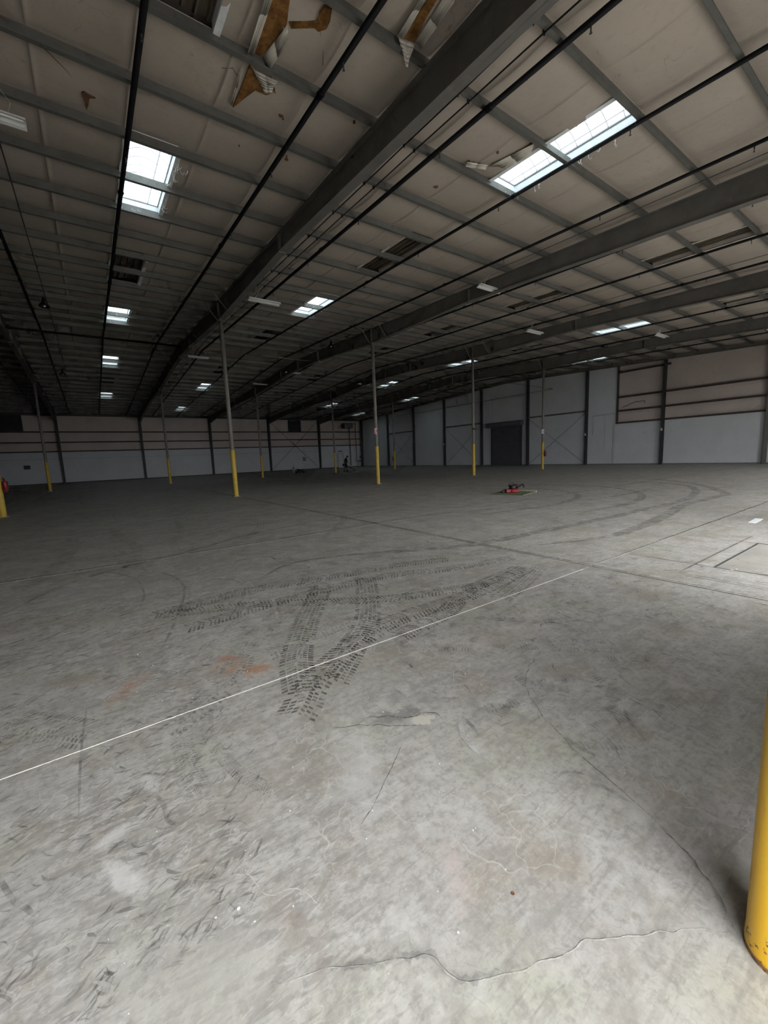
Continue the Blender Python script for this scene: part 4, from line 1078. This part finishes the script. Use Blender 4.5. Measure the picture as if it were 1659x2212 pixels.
# ---- things on the floor
c = MB().prism([(0,0),(.62,-.04),(.64,.08),(.02,.11)], .002, .006).build('paper_sheet', M_paper); c.location = (9.75, 2.05, 0); c.rotation_euler = (0,0,.1); tag(c, 'white sheet of paper lying on the floor at the right edge', 'paper')
mt = empty('floor_mat', (12.05, 9.05, 0), R(15))
L, W = 1.25, 1.15
mb = MB(); n = 8
g = [[(-L/2+L*i/n, -W/2+W*j/n, .03+(.05*max(0, (i/n-.8))**1.2) + .004*sin(i*1.3+j)) for i in range(n+1)] for j in range(n+1)]
for j in range(n):
    for i in range(n): mb.poly([g[j][i], g[j][i+1], g[j+1][i+1], g[j+1][i]])
E_ = [(x, y, .0) for x, y in ((-L/2,-W/2),(L/2,-W/2),(L/2,W/2),(-L/2,W/2))]
mb.box(-L/2, L/2-.02, -W/2, W/2, 0, .026)
mb.build('mat_sheet', M_green, mt)
MB().box(L/2-.02, L/2+.03, -W/2, W/2, .0, .05).build('mat_edge', M_cream, mt)
tag(mt, 'flat green board on the floor with a pale edge, under the red machine', 'mat')
fm = empty('floor_machine', (12.10, 9.12, .036), R(-25))
MB().lathe([(.17,0),(.20,.03),(.20,.08),(.17,.12),(.08,.14)], n=28).box(-.30,.02,-.12,.12,.02,.11).build('red_base', M_red, fm)
MB().lathe([(.09,.13),(.12,.15),(.12,.22),(.09,.26),(.03,.27)], (-.02,0,0), 20).lathe([(.05,.12),(.08,.15),(.075,.24),(.03,.27)], (.13,.03,0), 14).build('black_motor', M_black, fm)
MB().tube([(.1,.08,.14),(.28,.10,.17),(.38,.06,.25),(.36,-.04,.28),(.22,-.08,.24),(.1,-.08,.16)], .022, 8).tube([(-.12,.1,.2),(-.08,.12,.30),(.05,.1,.32),(.1,.08,.26)], .018, 8).tube([(.36,.0,.24),(.42,-.02,.2),(.40,-.02,.14)], .02, 8).build('looped_handle', M_black, fm, True)
MB().lathe([(.01,-.03),(.05,-.03),(.05,.03),(.01,.03)], (0,0,0), 14, Matrix.Translation((-.36,.0,.05)) @ Matrix.Rotation(pi/2, 4, 'X')).build('wheel', M_black, fm)
tag(fm, 'small red machine with black motor and looped handles on the green board', 'machine')

ct = empty('equipment_cart', (18.55, 42.0, 0), R(-35))
MB().prism([(-.34,.20),(-.30,.42),(-.12,.50),(.05,.42),(.30,.44),(.36,.34),(.30,.22),(.0,.14)], -.18, .18, Matrix(((1,0,0,0),(0,0,-1,0),(0,1,0,0),(0,0,0,1)))).build('cart_body', M_black, ct)
Rx = Matrix.Rotation(pi/2, 4, 'X')
for wx, wr_, wy in ((-.36,.15,.24),(-.36,.15,-.24),(.02,.13,-.22),(.38,.14,.24),(.38,.14,-.24)):
    MB().lathe([(.05,-.04),(wr_,-.035),(wr_,.035),(.05,.04)], (wx, wy, wr_), 18, Rx).build('wheel', M_black, ct)
MB().tube([(-.28,-.15,.42),(-.34,-.15,.52),(-.34,.15,.52),(-.28,.15,.42)], .02, 6).tube([(.30,-.1,.42),(.46,-.1,.50),(.46,.1,.50),(.30,.1,.42)], .015, 6).build('handle', M_dark, ct)
tag(ct, 'low black wheeled cart standing on the floor in front of the back wall', 'cart')
jg = empty('pump_jug', (18.5, 43.6, 0))
M_jug = simple('translucent_plastic', (0.42, 0.44, 0.36), .5)
MB().lathe([(.15,0),(.17,.03),(.17,.42),(.12,.50),(.05,.54)], n=18).build('jug_body', M_jug, jg, True)
MB().lathe([(.055,.54),(.06,.56),(.06,.66),(.03,.68)], n=12).build('black_cap', M_black, jg)
MB().tube([(0,0,.68),(.0,0,1.15)], .012, 6).build('pump_rod', M_grey, jg)
tag(jg, 'pale plastic jug with a black cap and thin rod, left of the black cart', 'jug')

# ---- fittings at the back wall
def louvre(x0, x1, z0, z1, name, label, cat):
    l = empty(name, ((x0+x1)/2, YW-.15, (z0+z1)/2)); w, h = (x1-x0)/2, (z1-z0)/2
    MB().box(-w,w,-.0,.28,-h,h).build('back_box', M_black, l)
    MB().box(-w-.06,-w,-.06,.1,-h-.06,h+.06).box(w,w+.06,-.06,.1,-h-.06,h+.06).box(-w,w,-.06,.1,h,h+.06).box(-w,w,-.06,.1,-h-.06,-h).build('frame', M_dark, l)
    s = None; n = int(2*h/.14)
    for k in range(n):
        zz = -h+.07+k*.14
        if s is None: s = MB().slab8([(-w,-.05,-.05),(w,-.05,-.05),(w,-.035,-.05),(-w,-.035,-.05),(-w,-.01,.05),(w,-.01,.05),(w,.005,.05),(-w,.005,.05)]).build('louvre_blade', M_dark, l); s.location = (0,0,zz)
        else: inst(s, l, (0,0,zz))
    tag(l, label, cat)
louvre(23.40, 25.15, 5.56, 7.06, 'wall_louvre', 'square dark louvre high on the back wall, left of the corner', 'louvre')
louvre(-9.6, -5.40, 5.56, 7.10, 'wall_louvre', 'big black louvre high on the back wall at the left edge', 'louvre')
uh = empty('unit_heater', (32.4, YW-1.3, 5.95))
MB().box(-.75,.75,-.3,.4,0,.75).build('heater_casing', M_dark, uh)
for k in range(5): MB().box(-.65,.65,-.325,-.30,.08+k*.13,.15+k*.13).build('heater_fin', M_grey, uh)
MB().tube([(-.6,0,.75),(-.6,0,1.42)], .012, 6).tube([(.6,0,.75),(.6,0,1.42)], .012, 6).build('hanger_rod', M_dark, uh)
tag(uh, 'dark unit heater hung near the ceiling by the far corner', 'heater')
c = MB().box(25.3,25.72,YW-.14,YW-.0,1.25,1.85).box(25.35,25.67,YW-.155,YW-.14,1.30,1.80).tube([(25.5,YW-.05,1.85),(25.5,YW-.05,3.4)], .015, 6).build('wall_box', M_grey); tag(c, 'small grey electrical box on the back wall between the two cross braces', 'box')
c = MB().box(-5.75,-5.25,YW-.14,YW,1.65,2.05).box(-5.7,-5.3,YW-.155,YW-.14,1.7,2.0).build('wall_box', M_dark); tag(c, 'small dark box on the back wall at far left', 'box')
c = MB().tube([(33.15,YW-.5,.3),(33.15,YW-.5,6.7)], .055, 8).build('riser_pipe', M_dark, smooth=True); tag(c, 'thin vertical pipe right of the personnel door, from floor to roof', 'pipe')
sr = empty('sprinkler_riser', (34.6, YW-.7, 0))
MB().tube([(.5,0,0),(.5,0,7.0)], .09, 10).build('riser_stack', M_dark, sr, True)
MB().tube([(-.45,0,.9),(-.45,0,6.9)], .045, 8).tube([(-.45,0,.9),(.5,0,.9)], .05, 8).tube([(-.2,0,.0),(-.2,0,.9)], .045, 8).tube([(-.45,0,6.7),(-1.3,0,6.5)], .03, 8).build('branch_pipe', M_dark, sr, True)
MB().lathe([(.05,-.15),(.16,-.12),(.16,.12),(.05,.15)], (.5,0,1.5), 12).lathe([(.04,-.1),(.12,-.08),(.12,.08),(.04,.1)], (.1,0,.9), 12, Rx).lathe([(.02,-.02),(.2,-.02),(.2,.02),(.02,.02)], (.2,-.2,1.5), 14, Rx).tube([(.2,-.2,1.5),(.5,0,1.5)], .03, 6).tube([(.2,0,1.1),(.2,0,1.75),(.5,0,1.75)], .04, 8).build('valve', M_dark, sr)
tag(sr, 'cluster of dark sprinkler riser pipes and valves in the far corner', 'riser')
c = MB().box(31.2,32.0,YW-.03,YW,2.42,2.62).build('door_sign', M_grey); tag(c, 'small grey plate above the personnel door', 'sign')
# wall lights on the side-wall columns
for y in (36.85, 19.15, 13.25):
    c = MB().box(XR-.34,XR-.25,y-.05,y+.05,2.55,2.7).tube([(XR-.30,y,2.7),(XR-.36,y,2.78)], .02, 6).build('wall_bracket', M_white)
    tag(c, {36.85: 'small white fitting on the side-wall column left of the roll-up door', 19.15: 'small white fitting on the side-wall column beside the raised insulation', 13.25: 'small white fitting on the side-wall column amid the brown insulation'}[y], 'fitting')
# small litter
rr = random.Random(3)
mb = MB()
for k in range(260):
    x, y = (rr.uniform(-.4, 3.5), rr.uniform(.7, 3.5)) if k < 190 else (rr.uniform(0, 18), rr.uniform(3, 14)); s = rr.uniform(.0012, .004)*(1 if k < 190 else 2.5)
    h = s*.6; a = rr.uniform(0, 3)
    P = [(x+s*cos(a+q)*rr.uniform(.6,1.3), y+s*sin(a+q)*rr.uniform(.6,1.3)) for q in (0, 1.5, 3.0, 4.5)]
    mb.prism(P, 0.0, h)
c = mb.build('debris_chips', M_seal, kind='stuff'); tag(c, 'tiny pale concrete chips scattered over the floor', 'debris')
c = MB().lathe([(.0055,0),(.006,.001),(.005,.002),(.002,.0025)], (.235,1.285,0), 14).build('round_cap', M_paper); tag(c, 'tiny white round cap on the floor in the left foreground', 'cap')
c = MB().lathe([(.006,0),(.0065,.001),(.004,.002),(.002,.001)], (1.005,.755,0), 14).build('metal_washer', M_foot); tag(c, 'tiny brown washer on the floor in the right foreground', 'washer')

# ================================================================== PERSON
def skinned(name, verts, edges, radii, mat, parent, sub=2, root=0):
    me = bpy.data.meshes.new(name); me.from_pydata(verts, edges, []); me.materials.append(mat)
    o = bpy.data.objects.new(name, me); COL.objects.link(o); o.parent = parent
    s = o.modifiers.new('skin', 'SKIN'); s.use_smooth_shade = True
    d = me.skin_vertices[0].data if me.skin_vertices else None
    if d is None:
        bpy.context.view_layer.objects.active = o
        me.skin_vertices
    for i, r in enumerate(radii):
        rx, ry = (r, r) if isinstance(r, (int, float)) else r
        me.skin_vertices[0].data[i].radius = (rx, ry); me.skin_vertices[0].data[i].use_root = (i == root)
    b = o.modifiers.new('smooth', 'SUBSURF'); b.levels = sub; b.render_levels = sub
    return o
pe = empty('person', (22.9, 39.4, 0), atan2(r0.y, r0.x))      # local +X = walking direction
# body: head bowed, striding, right arm holding a hand-held blower beside the hip
V = [(-.02,0,.90),(-.01,0,1.05),(.02,0,1.22),(.06,0,1.38),(.10,0,1.46),(.145,0,1.54),(.17,0,1.61),   # 0-6 pelvis..head
     (-.01,.09,.86),(.07,.10,.48),(.02,.10,.09),(.10,.10,.04),(.19,.11,.03),                          # 7-11 leg left (front)
     (-.03,-.09,.86),(-.05,-.10,.48),(-.27,-.10,.13),(-.25,-.10,.055),(-.15,-.10,.03),                  # 12-16 leg right (rear)
     (.06,.17,1.38),(.05,.23,1.12),(.22,.22,.95),(.28,.21,.92),                                        # 17-20 left arm
     (.05,-.17,1.38),(-.06,-.23,1.12),(.06,-.24,.90),(.10,-.24,.86)]                                   # 21-24 right arm
Eg = [(0,1),(1,2),(2,3),(3,4),(4,5),(5,6),(0,7),(7,8),(8,9),(9,10),(10,11),(0,12),(12,13),(13,14),(14,15),(15,16),(3,17),(17,18),(18,19),(19,20),(3,21),(21,22),(22,23),(23,24)]
Rr = [(.13,.15),(.12,.15),(.13,.16),(.11,.15),.06,.085,.085,.085,.058,.042,.045,.035,.085,.058,.042,.045,.035,.055,.042,.034,.035,.055,.042,.034,.035]
V = [(a, b, c) for a, b, c in V]
body = skinned('body', V, Eg, Rr, M_skin, pe)
# clothing
skinned('shirt', [(-.02,0,.92),(-.01,0,1.06),(.02,0,1.22),(.055,0,1.38),(.085,0,1.43),(.055,.18,1.37),(.045,.235,1.17),(.045,-.18,1.37),(-.04,-.235,1.17)], [(0,1),(1,2),(2,3),(3,4),(3,5),(5,6),(3,7),(7,8)], [(.20,.21),(.20,.21),(.195,.21),(.15,.19),.085,.088,.072,.088,.072], M_cloth, pe)
skinned('shorts', [(-.02,0,.96),(-.02,0,.88),(-.005,.10,.80),(.06,.11,.50),(-.03,-.10,.80),(-.045,-.11,.50)], [(0,1),(1,2),(2,3),(1,4),(4,5)], [(.195,.20),(.19,.20),.135,.12,.135,.12], M_cloth, pe)
for (a, b, c, t) in ((.08,.10,.03,0),(-.24,-.10,.055,.35)):
    MB().prism([(-.09,-.03),(.20,-.03),(.19,.01),(.10,.05),(.03,.09),(-.08,.09)], -.05, .05, Matrix.Translation((a, b, c)) @ Matrix.Rotation(t, 4, 'Y') @ Matrix(((1,0,0,0),(0,0,-1,0),(0,1,0,0),(0,0,0,1)))).build('shoe', M_cloth, pe)
hd = MB().lathe([(.001,-.12),(.04,-.115),(.062,-.08),(.078,-.02),(.086,.04),(.08,.09),(.055,.125),(.001,.137)], (0,0,0), 20, Matrix.Translation((.185,0,1.575)) @ Matrix.Rotation(.55, 4, 'Y') @ Matrix.Scale(1.12, 4, Vector((1,0,0))))
hd.lathe([(.004,-.02),(.016,-.012),(.012,.02),(.003,.03)], (0,0,0), 8, Matrix.Translation((.262,0,1.535)) @ Matrix.Rotation(.55, 4, 'Y'))
for s in (-1, 1):
    hd.lathe([(.004,-.03),(.012,-.02),(.012,.02),(.004,.03)], (.175, s*.083, 1.57), 8)
hd.build('head', M_skin, pe, True)
mf = MB()
for s in (-1, 1): mf.lathe([(.002,-.01),(.011,0),(.002,.01)], (.268, s*.032, 1.575), 8)
mf.box(.250,.258,-.022,.022,1.488,1.494); mf.build('eyes_and_mouth', M_cloth, pe)
MB().lathe([(.088,-.01),(.094,.04),(.088,.09),(.062,.133),(.001,.147)], (0,0,0), 20, Matrix.Translation((.175,0,1.59)) @ Matrix.Rotation(.40, 4, 'Y') @ Matrix.Scale(1.10, 4, Vector((1,0,0)))).build('hair', M_cloth, pe, True)
def hand(x, y, z, sgn):
    mb = MB(); mb.box(x-.02, x+.06, y-.035, y+.035, z-.022, z+.012)
    for k in range(4):
        fy = y-.028+.0185*k; l = (.055, .065, .06, .045)[k]
        mb.tube([(x+.055, fy, z-.005), (x+.055+l*.45, fy, z-.022), (x+.05+l*.4, fy, z-.05), (x+.03, fy, z-.058)], [.010,.009,.009,.007], 6)
    mb.tube([(x+.0, y+sgn*.035, z-.005), (x+.03, y+sgn*.055, z-.028), (x+.055, y+sgn*.045, z-.045)], [.011,.010,.008], 6)
    mb.build('hand', M_skin, pe, True)
hand(.27, .21, .92, -1); hand(.09, -.24, .87, 1)
tag(pe, 'person in dark shirt and knee-length shorts walking head down with a leaf blower', 'person')
bl = empty('leaf_blower', (22.9, 39.4, 0), atan2(r0.y, r0.x))
MB().lathe([(.06,-.11),(.14,-.09),(.15,.0),(.14,.09),(.06,.11)], (-.22,-.26,.72), 18, Rx).box(-.36,-.14,-.34,-.18,.60,.70).build('motor_housing', M_black, bl, True)
MB().tube([(-.26,-.26,.80),(-.20,-.26,.86),(.05,-.26,.84),(.14,-.26,.80),(.10,-.26,.70)], .018, 8).build('handle', M_black, bl, True)
MB().tube([(-.15,-.26,.68),(.05,-.26,.66),(.30,-.20,.52),(.85,-.08,.17),(.98,-.05,.08)], [.06,.055,.048,.042,.04], 10).build('blower_tube', M_black, bl, True)
tag(bl, 'black leaf blower with a long nozzle held by the walking person, pointing at the floor', 'leaf blower')
